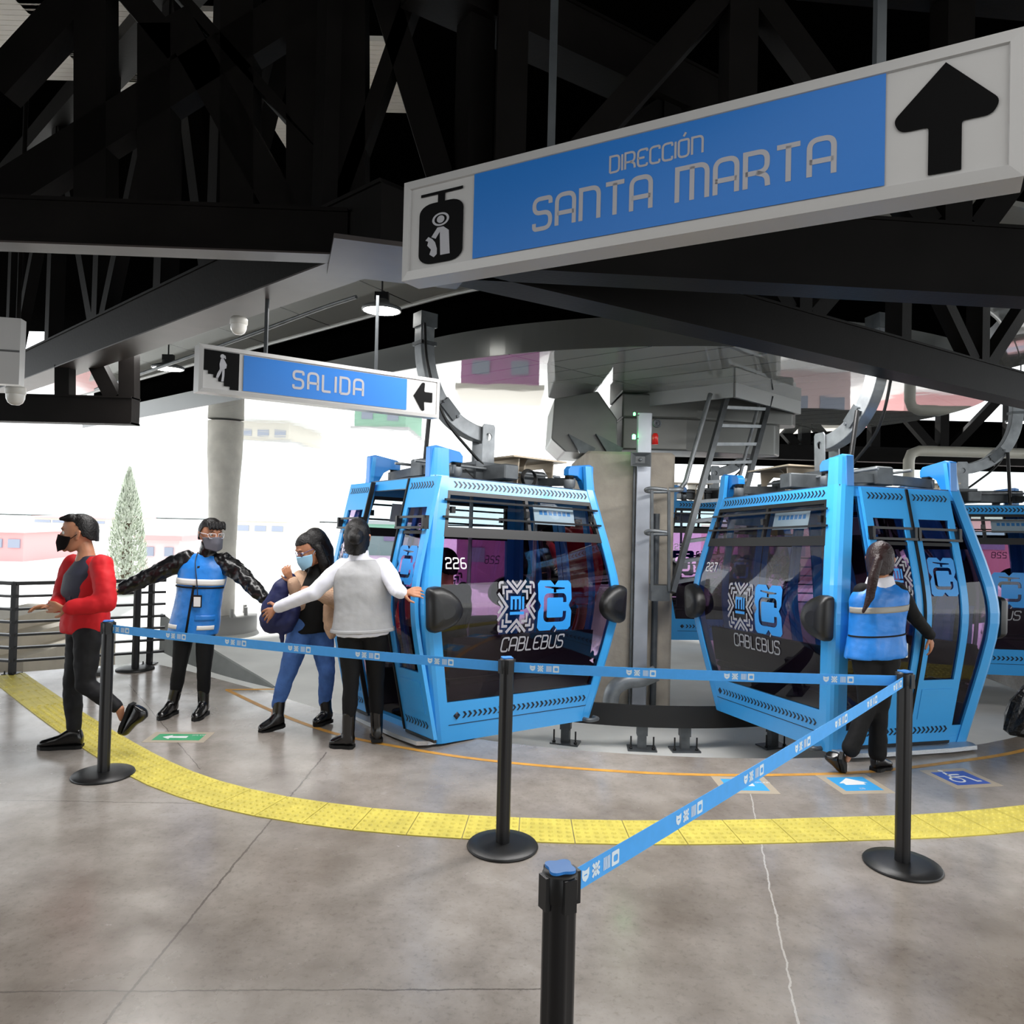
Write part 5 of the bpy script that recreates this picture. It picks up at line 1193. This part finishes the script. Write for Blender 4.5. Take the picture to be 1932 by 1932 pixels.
def person(label, J, opt):
    """J: joints in world space; opt: clothing. Builds one continuous body plus clothing parts."""
    base = V((J['pel'].x, J['pel'].y, opt.get('z0', 0)))
    t = thing('person', label, 'person', base); s = opt.get('s', 1.0)
    skin = opt.get('skin', SKIN)
    side = (J['shR']-J['shL']); side = side.normalized(); up = (J['neck']-J['pel']).normalized(); front = up.cross(side).normalized()
    hside = (J['hipR']-J['hipL']).normalized(); hf = head_frame(J['head'], opt['face'], opt.get('tilt', 0), opt.get('roll', 0)); hs = s*opt.get('hs', 1.12)
    sw = opt.get('sw', .19)*s; wd_ = opt.get('wd', 1.0)
    mb = MB()
    head_mesh(mb, hf, hs); chain(mb, [hpt(hf, 0, -.03*s, -.06*s), J['neck'], J['neck']-up*.05], [.052*s, .054*s, .07*s])
    shc = (J['shL']+J['shR'])/2
    dims = [(-.06, .12, .075, 0), (.1, .14, .09, 0), (.35, .125, .085, .0), (.65, .14, .09, .005), (.88, .145, .075, 0), (1.0, .10, .055, -.005)]
    ell(mb, [(c, a*s, b*s, si, f) for c, a, b, si, f in torso_secs(shc+up*.03, J['pel'], side, front, dims)])
    for S in 'LR':
        chain(mb, [J['sh'+S], J['el'+S], J['wr'+S]], [.042*s, .034*s, .026*s]); chain(mb, [J['hip'+S], J['kn'+S], J['an'+S]], [.066*s*wd_, .042*s, .03*s])
        h = opt.get('hand'+S, {})
        d = h.get('d', J['wr'+S]-J['el'+S]); hand(mb, J['wr'+S], d, h.get('n', front), None, h.get('r', 1.0)*s, h.get('curl', .35), h.get('spread', .14), h.get('thumb', 1))
        chain(mb, [J['an'+S], J['he'+S]*.55+J['toe'+S]*.45+unit(J['an'+S]-J['he'+S])*.03], [.03*s, .018*s])
    body = mb.build('body', skin, t); fuse(body, .0062, 3)
    eyes(hf, hs, t)
    # trousers
    tr = opt['trousers']; tw = tr.get('w', 1.0)*s; mb = MB()
    ell(mb, [(c, a*s*wd_, b*s*wd_, si, f) for c, a, b, si, f in torso_secs(shc, J['pel'], hside, front, [(-.17, .12, .09, 0), (-.05, .165, .115, 0), (.06, .168, .115, 0), (.2, .155, .105, 0)])])
    for S in 'LR':
        hem = J['an'+S]+(J['kn'+S]-J['an'+S])*tr.get('hem', .02)
        chain(mb, [J['hip'+S], J['hip'+S]*.4+J['kn'+S]*.6, J['kn'+S], J['kn'+S]*.55+J['an'+S]*.45, hem], [.094*tw*wd_, .078*tw, .064*tw, .06*tw, .046*tw*tr.get('flare', 1.0)])
    o = mb.build('trousers', tr['mat'], t); fuse(o, .011, 4, tr.get('fold', .016))
    for S in 'LR':
        fs_ = opt['shoes']; up_ = opt.get('up'+S, V((0, 0, 1)))
        sh_ = J['an'+S]+(J['kn'+S]-J['an'+S]).normalized()*fs_.get('shaft', .0) if fs_.get('shaft') else None
        shoe(t, J['toe'+S], J['he'+S], up_, fs_.get('h', .1)*s, .044*s, fs_['mat'], fs_.get('name', 'shoe'), sh_)
    # upper garments
    for g in opt['tops']:
        k = g.get('k', 1.0); mb = MB(); dm = g.get('dims') or [(g.get('low', -.12), .19, .135, 0), (.12, .185, .13, 0), (.4, .175, .125, .005), (.68, .19, .13, .01), (.86, .195, .115, 0), (.98, .178, .09, -.004), (1.07, .12, .07, -.008), (1.14, .072, .062, -.008)]
        ell(mb, [(c, a*s*k*wd_, b*s*k*wd_, si, f) for c, a, b, si, f in torso_secs(shc, J['pel'], side, front, dm)])
        if g.get('sleeve', True):
            sr = g.get('sr', 1.0)*s
            for S in g.get('arms', 'LR'):
                e = g.get('end', 1.0); wr = J['el'+S]+(J['wr'+S]-J['el'+S])*e
                chain(mb, [J['sh'+S]*.86+shc*.14, J['sh'+S]*.5+J['el'+S]*.5, J['el'+S], J['el'+S]*.5+wr*.5, wr], [.062*sr, .059*sr, .053*sr, .048*sr, .041*sr])
        if g.get('collar'): chain(mb, [J['neck']-up*.04, J['neck']+up*g['collar']], [.078*s, .072*s])
        o = mb.build(g['name'], g['mat'], t); fuse(o, g.get('vox', .011), g.get('sm', 4), g.get('fold', .014), g.get('tex'))
        for bn in g.get('bands', ()):
            # wrapped band: (z fraction low, high, material, name, arc start, arc end)
            zl, zh, bm_, nm, a0, a1 = bn; mb = MB()
            def at_t(tt):
                for (t0, A0, B0, f0), (t1, A1, B1, f1) in zip(dm, dm[1:]):
                    if t0 <= tt <= t1: q = (tt-t0)/(t1-t0); return A0+(A1-A0)*q, B0+(B1-B0)*q, f0+(f1-f0)*q
                return dm[-1][1:]
            def fn(a, b):
                tt = zl+(zh-zl)*b; A, B_, fw = at_t(tt); an = a0+(a1-a0)*a; kk = k*s*wd_
                return J['pel']+(shc-J['pel'])*tt+front*fw+side*((A*kk+.005)*math.cos(an))+front*((B_*kk+.005)*math.sin(an))
            mb.grid(fn, 26, 3); bo = mb.build(nm, bm_, o); m = bo.modifiers.new('thick', 'SOLIDIFY'); m.thickness = .004
    if 'hair' in opt: opt['hair'](t, hf, hs)
    if opt.get('mask'): face_mask(hf, hs, opt['mask'], t)
    return t, hf, dict(side=side, front=front, up=up, shc=shc)
def A_(px, py, Y): return at(px, py, Y)
DENIMB = M('denim_black', (20, 20, 23), .7, 0, .3, var=.3, scale=18); CLBLK = M('cloth_black', (13, 13, 15), .75, 0, .25)
DENIM = M('denim_blue', (72, 108, 172), .75, 0, .25, var=.22, scale=14, bump=.15, bscale=90)
REDC = M('hoodie_red', (196, 26, 34), .7, 0, .3, var=.08, scale=10); NAVY = M('shirt_navy', (40, 42, 58), .7)
PUFF = M('puffer_black', (10, 10, 13), .3, 0, .5, bump=.15, bscale=30); VEST = M('vest_blue', (34, 122, 208), .4, 0, .5, var=.08, scale=14, bump=.12, bscale=26)
REFL = M('reflective_tape', (226, 226, 224), .4); REFLG = M('reflective_grey', (150, 148, 142), .5); VGREY = M('vest_grey', (168, 168, 170), .6, 0, .4, var=.05, scale=10, bump=.12, bscale=24)
SHW = M('shirt_white', (226, 226, 236), .7, var=.03, scale=8); KNIT = M('cardigan_beige', (200, 166, 140), .85, 0, .2, var=.08, scale=20, bump=.3, bscale=90)
LEATH = M('leather_black', (14, 13, 14), .22, 0, .6); SUED = M('boot_black', (18, 17, 17), .45)
def std_hair(low_back=-.075, low_front=.07, grow=1.1, mat=HAIR, side=.01, extra=None):
    def f(t, hf, s):
        mb = MB(); hair_cap(mb, hf, s, low_back, low_front, grow, side)
        if extra: extra(mb, hf, s)
        fuse(mb.build('hair', mat, t), .007, 2, .006, TEXP)
    return f
# --- man in red hoodie walking out to the side
Y = 5.24
def quiff(mb, hf, s):
    for k in range(7): capsule(mb, hpt(hf, (-.05+.0165*k)*s, .05*s, .1*s), hpt(hf, (-.05+.0165*k)*s, .096*s, .092*s), .026*s, .014*s, 8, 3)
J = dict(head=A_(150, 1007, Y), neck=A_(163, 1042, Y), shL=A_(196, 1066, Y-.14), shR=A_(134, 1066, Y+.15), elL=A_(200, 1138, Y-.24), wrL=A_(128, 1147, Y-.30), elR=A_(118, 1130, Y+.05), wrR=A_(104, 1143, Y-.16),
         pel=A_(160, 1180, Y), hipL=A_(166, 1196, Y-.085), hipR=A_(152, 1196, Y+.085), knR=A_(137, 1297, Y+.06), anR=A_(140, 1383, Y+.02), heR=V((A_(152, 1405, Y).x, Y+.03, .0)), toeR=V((A_(76, 1412, Y).x, Y-.03, .0)),
         knL=A_(160, 1292, Y-.1), anL=A_(226, 1338, Y-.08), heL=A_(247, 1326, Y-.08), toeL=A_(224, 1384, Y-.08))
person('person in a red hoodie, black face mask and ripped black jeans striding past the railing', J, dict(face=(-.93, -.36), tilt=-.02, s=1.0,
       upL=V((1, 0, .45)), handL=dict(d=V((-1, -.1, .05)), n=V((0, 1, 0)), curl=.4), handR=dict(d=V((-.8, -.6, 0)), n=V((0, -.4, -1)), curl=.4),
       trousers=dict(mat=DENIMB, w=.98, hem=.1, fold=.02), shoes=dict(mat=LEATH, h=.1), mask=M('mask_black', (19, 14, 14), .9, 0, .1),
       tops=[dict(name='undershirt', mat=NAVY, k=.93, sleeve=False, fold=.004, dims=[(.2, .16, .12, .01), (.6, .18, .13, .03), (.85, .185, .12, .02), (.98, .15, .09, .01), (1.08, .1, .075, .0), (1.16, .072, .068, .0)]),
             dict(name='hoodie', mat=REDC, k=1.0, sr=1.25, low=-.1, fold=.022, end=.92, dims=[(-.1, .19, .135, 0), (.1, .2, .145, 0), (.4, .19, .14, .0), (.68, .2, .135, -.004), (.86, .202, .115, -.01), (.98, .18, .09, -.015), (1.07, .135, .08, -.022), (1.15, .088, .066, -.028)],
                  bands=[(.28, .93, NAVY, 'open_front', PI*.36, PI*.62), (.72, .76, REFLG, 'chest_print', PI*.43, PI*.55)])],
       hair=std_hair(-.05, .075, 1.08, HAIR, .035, quiff)))
# --- station worker with outstretched arms
Y = 6.15
def clip(mb, hf, s): 
    for k in range(5): capsule(mb, hpt(hf, (-.05+.025*k)*s, .085*s, .088*s), hpt(hf, (-.056+.028*k)*s, .105*s, .05*s), .02*s, .01*s, 8, 3)
J = dict(head=A_(398, 1008, Y-.03), neck=A_(393, 1042, Y), shL=A_(428, 1060, Y), shR=A_(346, 1056, Y), elL=A_(462, 1092, Y-.06), wrL=A_(497, 1128, Y-.18), elR=A_(290, 1085, Y-.03), wrR=A_(234, 1109, Y-.1),
         pel=A_(368, 1172, Y), hipL=A_(388, 1190, Y), hipR=A_(348, 1190, Y), knL=A_(385, 1266, Y-.03), anL=A_(383, 1328, Y), heL=V((A_(384, 1340, Y).x, Y+.05, 0)), toeL=V((A_(384, 1345, Y).x+.01, Y-.2, 0)),
         knR=A_(338, 1264, Y-.03), anR=A_(328, 1326, Y), heR=V((A_(326, 1340, Y).x, Y+.05, 0)), toeR=V((A_(326, 1345, Y).x-.02, Y-.2, 0)))
w, hfw, fr_ = person('person in a blue reflective vest over a shiny black puffer jacket, arms spread wide', J, dict(face=(.72, -.7), tilt=.08, s=.98,
       handR=dict(d=V((-.8, -.1, -.55)), n=V((.2, -.3, -.9)), curl=.3, spread=.3), handL=dict(d=V((.75, -.3, -.6)), n=V((-.3, .2, -.9)), curl=.3, spread=.2), skin=SKIN,
       trousers=dict(mat=CLBLK, w=.9, hem=.12, fold=.012), shoes=dict(mat=LEATH, h=.1, shaft=.13, name='boot'), mask=M('mask_grey', (92, 92, 102), .8),
       tops=[dict(name='puffer_jacket', mat=PUFF, k=.96, sr=1.36, fold=.03, tex=TEXP, collar=.06, end=1.0),
             dict(name='reflective_vest', mat=VEST, k=1.1, sleeve=False, fold=.012, dims=[(-.2, .19, .13, 0), (-.05, .19, .135, 0), (.2, .18, .13, 0), (.45, .175, .125, .005), (.7, .185, .125, .005), (.88, .192, .112, 0), (.98, .178, .092, -.004), (1.06, .13, .074, -.008), (1.12, .082, .066, -.008)],
                  bands=[(.62, .72, REFL, 'reflective_band', PI*.04, PI*.96), (.57, .595, CLBLK, 'black_band', PI*.02, PI*.98), (-.19, .93, CLBLK, 'zip_strip', PI*.485, PI*.515), (-.1, -.03, REFL, 'pocket_tape', PI*.62, PI*.86), (-.1, -.03, REFL, 'pocket_tape', PI*.16, PI*.36), (.05, .14, VEST, 'pocket_flap', PI*.58, PI*.86)])],
       hair=std_hair(-.06, .06, 1.12, HAIR, .0, clip)))
mb = MB(); P_ = lambda x, y, z: hpt(hfw, x*1.1, y*1.1, z*1.1)
for sx in (-1, 1): mb.tube([P_(sx*.008, .108, .012), P_(sx*.012, .108, -.02), P_(sx*.05, .098, -.02), P_(sx*.062, .088, .004), P_(sx*.055, .094, .018), P_(sx*.008, .108, .014)], .0028, 6); mb.tube([P_(sx*.062, .088, .01), P_(sx*.082, .0, .012)], .0028, 6)
mb.build('safety_glasses', M('clear_frame', (205, 205, 212), .2), w)
fr2 = fr_['front']; bd = A_(388, 1130, Y)+fr2*.16
mb = MB(); f_ = frame3(bd, (1, 0, 0), (0, 0, 1), (0, -1, 0)); mb.prism(rrect(-.036, -.05, .036, .05, .005, 3), f_, .006); mb.prism([(-.028, -.042), (.028, -.042), (.028, .036), (-.028, .036)], lambda a, b, c: f_(a, b, .0075), 0, 1)
mb.tube(spline([bd+V((0, 0, .05)), bd+V((-.01, .0, .16)), J['neck']+V((-.05, -.13, -.08)), J['neck']+V((-.07, -.04, .0))], 6), .004, 6, 0); mb.build('badge', [BLK, WHITE], w)
# --- woman stepping out of the cabin
Y = 5.92
def long_hair(mb, hf, s):
    chain(mb, [hpt(hf, .0, -.06*s, .05*s), hpt(hf, .03*s, -.1*s, -.06*s), hpt(hf, .05*s, -.09*s, -.16*s), hpt(hf, .07*s, -.05*s, -.24*s)], [.085*s, .075*s, .06*s, .03*s])
    chain(mb, [hpt(hf, .075*s, -.02*s, .0), hpt(hf, .1*s, .0, -.1*s), hpt(hf, .12*s, .03*s, -.19*s)], [.04*s, .045*s, .03*s]); chain(mb, [hpt(hf, -.07*s, -.03*s, .0), hpt(hf, -.085*s, -.02*s, -.12*s), hpt(hf, -.09*s, .0, -.2*s)], [.035*s, .04*s, .025*s])
J = dict(head=A_(586, 1036, Y-.08), neck=A_(600, 1070, Y), shL=A_(638, 1088, Y+.02), shR=A_(562, 1092, Y-.06), elR=A_(566, 1140, Y-.12), wrR=A_(553, 1098, Y-.26), elL=A_(636, 1136, Y-.18), wrL=A_(600, 1118, Y-.3),
         pel=A_(586, 1180, Y), hipL=A_(606, 1198, Y+.04), hipR=A_(566, 1198, Y-.04), knR=A_(543, 1268, Y-.14), anR=A_(521, 1338, Y-.1), heR=A_(536, 1368, Y-.08), toeR=A_(488, 1383, Y-.2),
         knL=A_(617, 1268, Y+.0), anL=A_(612, 1334, Y+.08), heL=A_(624, 1362, Y+.1), toeL=A_(592, 1367, Y-.04))
J['heL'].z = max(J['heL'].z, .01); J['toeL'].z = .005
wm, hfm, fw_ = person('person with long dark hair and blue surgical mask stepping from the cabin in blue jeans', J, dict(face=(-.72, -.62), tilt=.42, s=.98, wd=1.08,
       handR=dict(d=V((-.35, -.1, .6)), n=V((.2, .9, 0)), curl=.7, r=1.0), handL=dict(d=V((-.8, -.2, .2)), n=V((0, .5, -.6)), curl=.6), upR=V((.35, 0, 1)),
       trousers=dict(mat=DENIM, w=1.06, hem=.13, fold=.018), shoes=dict(mat=LEATH, h=.1, shaft=.1, name='ankle_boot'), mask=M('mask_blue', (150, 196, 222), .8),
       tops=[dict(name='sweater', mat=CLBLK, k=.96, sleeve=False, fold=.01, collar=.05),
             dict(name='cardigan', mat=KNIT, k=.99, sr=1.15, fold=.02, end=.96, dims=[(-.34, .15, .09, -.05), (-.1, .19, .11, -.035), (.2, .19, .11, -.03), (.6, .19, .11, -.03), (.86, .185, .09, -.03), (.98, .13, .06, -.04), (1.03, .08, .04, -.05)])],
       hair=std_hair(-.1, .066, 1.12, HAIR, -.04, long_hair)))
mb = MB()
for sx in (-1, 1): mb.tube([hpt(hfm, sx*.008*1.1, .106*1.1, .012*1.1), hpt(hfm, sx*.014*1.1, .106*1.1, -.012*1.1), hpt(hfm, sx*.048*1.1, .097*1.1, -.012*1.1), hpt(hfm, sx*.055*1.1, .094*1.1, .014*1.1), hpt(hfm, sx*.008*1.1, .106*1.1, .012*1.1)], .0025, 6); mb.tube([hpt(hfm, sx*.056*1.1, .092*1.1, .01*1.1), hpt(hfm, sx*.082*1.1, .0*1.1, .012*1.1)], .0025, 6)
mb.build('eyeglasses', M('frame_violet', (70, 66, 120), .3), wm)
# the flap of cardigan hanging beside the hip
q = A_(628, 1140, Y-.14); mb = MB()
mb.loft([[q+V((x*w_, d, z)) for x, d in ((-1, .0), (-.4, -.03), (.4, -.02), (1, .0), (.5, .03), (-.5, .03))] for z, w_ in ((.12, .06), (0, .075), (-.12, .08), (-.2, .065), (-.27, .02))], True, 0, True); fuse(mb.build('cardigan_front', KNIT, wm), .01, 3, .014)
# navy jacket carried over her arm
JK = M('jacket_navy', (28, 34, 78), .6, 0, .4, var=.15, scale=8); mb = MB()
chain(mb, [A_(548, 1090, Y-.2), A_(530, 1110, Y-.22), A_(518, 1150, Y-.22), A_(512, 1178, Y-.2)], [.035, .07, .1, .07]); chain(mb, [A_(512, 1170, Y-.2), A_(540, 1178, Y-.18), A_(552, 1150, Y-.2)], [.09, .07, .06])
chain(mb, [A_(531, 1190, Y-.2), A_(533, 1222, Y-.2)], [.02, .012])
jk = mb.build('folded_jacket', JK); tag(jk, 'dark navy jacket bundled in the arm of the person stepping from the cabin', 'jacket'); fuse(jk, .011, 3, .03)
# --- station worker in grey vest seen from behind
Y = 5.40
def bun(mb, hf, s): capsule(mb, hpt(hf, 0, -.1*s, .01*s), hpt(hf, 0, -.125*s, -.0*s), .05*s, .045*s, 12, 4)
J = dict(head=A_(674, 1014, Y+.02), neck=A_(677, 1048, Y), shL=A_(641, 1070, Y), shR=A_(727, 1068, Y), elL=A_(594, 1118, Y-.02), wrL=A_(526, 1145, Y+.1), elR=A_(746, 1110, Y-.12), wrR=A_(757, 1118, Y-.27),
         pel=A_(684, 1184, Y), hipL=A_(660, 1204, Y), hipR=A_(708, 1204, Y), knL=A_(662, 1292, Y-.02), anL=A_(657, 1376, Y), heL=V((A_(668, 1404, Y).x, Y-.0, 0)), toeL=V((A_(620, 1412, Y).x, Y+.02, 0)),
         knR=A_(709, 1292, Y+.1), anR=A_(711, 1368, Y+.16), heR=A_(712, 1394, Y+.1), toeR=A_(708, 1396, Y+.3))
J['toeR'].z = .01; J['heR'].z = .012
person('person in grey vest and white shirt seen from behind, arms reaching out', J, dict(face=(-.1, 1), tilt=.0, s=1.0, wd=1.1,
       handL=dict(d=V((-.75, .25, -.5)), n=V((.2, .9, -.2)), curl=.3, r=1.15, spread=.2, thumb=-1), handR=dict(d=V((.75, .1, .05)), n=V((.2, .7, -.4)), curl=.35, spread=.16, thumb=-1),
       trousers=dict(mat=CLBLK, w=.92, hem=.1, fold=.01), shoes=dict(mat=LEATH, h=.1, shaft=.12, name='ankle_boot'),
       tops=[dict(name='shirt', mat=SHW, k=.93, sr=1.08, fold=.014, collar=.015, end=1.0),
             dict(name='vest', mat=VGREY, k=1.05, sleeve=False, fold=.01, dims=[(-.06, .2, .135, 0), (.06, .19, .13, 0), (.3, .178, .125, .005), (.6, .182, .125, .005), (.88, .192, .112, 0), (.98, .178, .092, -.004), (1.06, .13, .074, -.008), (1.12, .082, .066, -.008)], bands=[(-.055, .0, VGREY, 'hem_band', 0, 2*PI)])],
       hair=std_hair(-.115, .07, 1.1, HAIR, -.04, bun)))
# --- station worker with a ponytail walking past cabin 227
Y = 5.2
def pony(mb, hf, s):
    capsule(mb, hpt(hf, 0, -.1*s, .0), hpt(hf, 0, -.125*s, -.02*s), .03*s, .03*s, 10, 3); chain(mb, [hpt(hf, -.0, -.125*s, -.02*s), hpt(hf, -.02*s, -.145*s, -.12*s), hpt(hf, -.035*s, -.13*s, -.24*s), hpt(hf, -.07*s, -.14*s, -.34*s)], [.03*s, .032*s, .026*s, .01*s])
J = dict(head=A_(1661, 1057, Y), neck=A_(1659, 1090, Y), shL=A_(1622, 1116, Y+.02), shR=A_(1697, 1112, Y), elR=A_(1722, 1160, Y+.03), wrR=A_(1754, 1198, Y+.18), elL=A_(1612, 1170, Y+.14), wrL=A_(1640, 1205, Y+.26),
         pel=A_(1652, 1228, Y), hipL=A_(1634, 1246, Y), hipR=A_(1672, 1246, Y), knR=A_(1658, 1338, Y-.02), anR=A_(1656, 1420, Y), heR=V((A_(1645, 1440, Y).x, Y-.02, 0)), toeR=V((A_(1688, 1438, Y).x, Y+.06, 0)),
         knL=A_(1638, 1332, Y-.04), anL=A_(1606, 1410, Y-.1), heL=A_(1590, 1426, Y-.14), toeL=A_(1598, 1462, Y-.06))
J['toeL'].z = max(.012, J['toeL'].z)
pw, hfp, fp_ = person('person with a dark ponytail in a blue vest over black sleeves, walking past cabin 227', J, dict(face=(.55, .83), tilt=.12, s=.97, wd=1.04,
       upL=V((-.75, 0, .5)), handR=dict(d=V((.3, .2, -.9)), n=V((-.6, .6, 0)), curl=.4, thumb=-1), handL=dict(curl=.4),
       trousers=dict(mat=CLBLK, w=1.0, hem=-.02, fold=.014, flare=1.35), shoes=dict(mat=LEATH, h=.09), mask=M('mask_black2', (28, 26, 28), .8),
       tops=[dict(name='sweater', mat=CLBLK, k=.94, sr=1.0, fold=.01, end=1.0), dict(name='shirt_collar', mat=SHW, sleeve=False, k=1, fold=0, dims=[(.98, .14, .085, 0), (1.1, .1, .084, 0), (1.24, .082, .078, .004)]),
             dict(name='reflective_vest', mat=VEST, k=1.05, sleeve=False, fold=.012, dims=[(-.1, .2, .14, 0), (.1, .19, .135, 0), (.3, .178, .125, .005), (.6, .182, .125, .005), (.88, .192, .112, 0), (.98, .178, .092, -.004), (1.06, .13, .074, -.008), (1.12, .082, .066, -.008)],
                  bands=[(.66, .76, REFLG, 'reflective_band', PI*1.03, PI*1.97), (.27, .295, CLBLK, 'black_band', PI*1.0, PI*2.0)])],
       hair=std_hair(-.11, .07, 1.1, HAIRR, -.03, pony)))
p = A_(1702, 1226, Y-.02); mb = MB(); f_ = frame3(p, (1, 0, 0), (0, 0, 1), (0, -1, 0)); mb.prism(rrect(-.03, -.05, .03, .05, .006, 3), f_, .02, 0); mb.tube(spline([p+V((0, 0, .05)), p+V((-.02, .0, .14)), J['pel']+V((.14, 0, .12))], 4), .005, 6, 1); mb.build('badge', [WHITE, VEST], pw)
# --- passengers in the open cabin
def seated(label, root_, seat, fdir, mats, s=.95, skin=SKIN, lean=.0):
    f = unit((fdir[0], fdir[1], 0)); r = f.cross(V((0, 0, 1))); P0 = V(seat)
    pel = P0+V((0, 0, .1)); neck = pel+V((0, 0, .50))+f*lean
    J = dict(pel=pel, neck=neck, head=neck+V((0, 0, .15))+f*.03, shR=neck+r*.18-V((0, 0, .06)), shL=neck-r*.18-V((0, 0, .06)), hipR=pel+r*.09+f*.05, hipL=pel-r*.09+f*.05)
    for S, q in (('R', 1), ('L', -1)):
        J['el'+S] = J['sh'+S]+f*.1-V((0, 0, .27))+r*q*.04; J['wr'+S] = J['el'+S]+f*.2-r*q*.05+V((0, 0, -.02)); J['kn'+S] = J['hip'+S]+f*.36+V((0, 0, .02)); J['an'+S] = V((J['kn'+S].x, J['kn'+S].y, .1))+f*.02; J['he'+S] = V((J['an'+S].x, J['an'+S].y, .02))-f*.05; J['toe'+S] = J['he'+S]+f*.24
    return person(label, J, dict(face=(f.x, f.y), s=s, skin=skin, trousers=dict(mat=mats[1], w=1.0, hem=.05), shoes=dict(mat=LEATH, h=.09), tops=[dict(name='jacket', mat=mats[0], k=1.05, sr=1.2, fold=.02)], hair=std_hair(-.07, .07, 1.1), mask=mats[2] if len(mats) > 2 else None))
MW = c226.matrix_world
def loc(x, y, z): return MW @ V((x, y, z))
ax = (MW.to_3x3() @ V((-1, 0, 0)))
seated('dark-jacketed person seated behind the window glass of the cabin numbered 226', c226, loc(.40, -.58, .52), ax, [CLBLK, CLBLK])
ax2 = (MW.to_3x3() @ V((1, -.25, 0)))
seated('person in red clothes seated just inside the open doorway of the cabin', c226, loc(-.42, -.28, .43), ax2, [M('coat_red', (176, 30, 36), .7), M('coat_red2', (186, 34, 40), .7)])
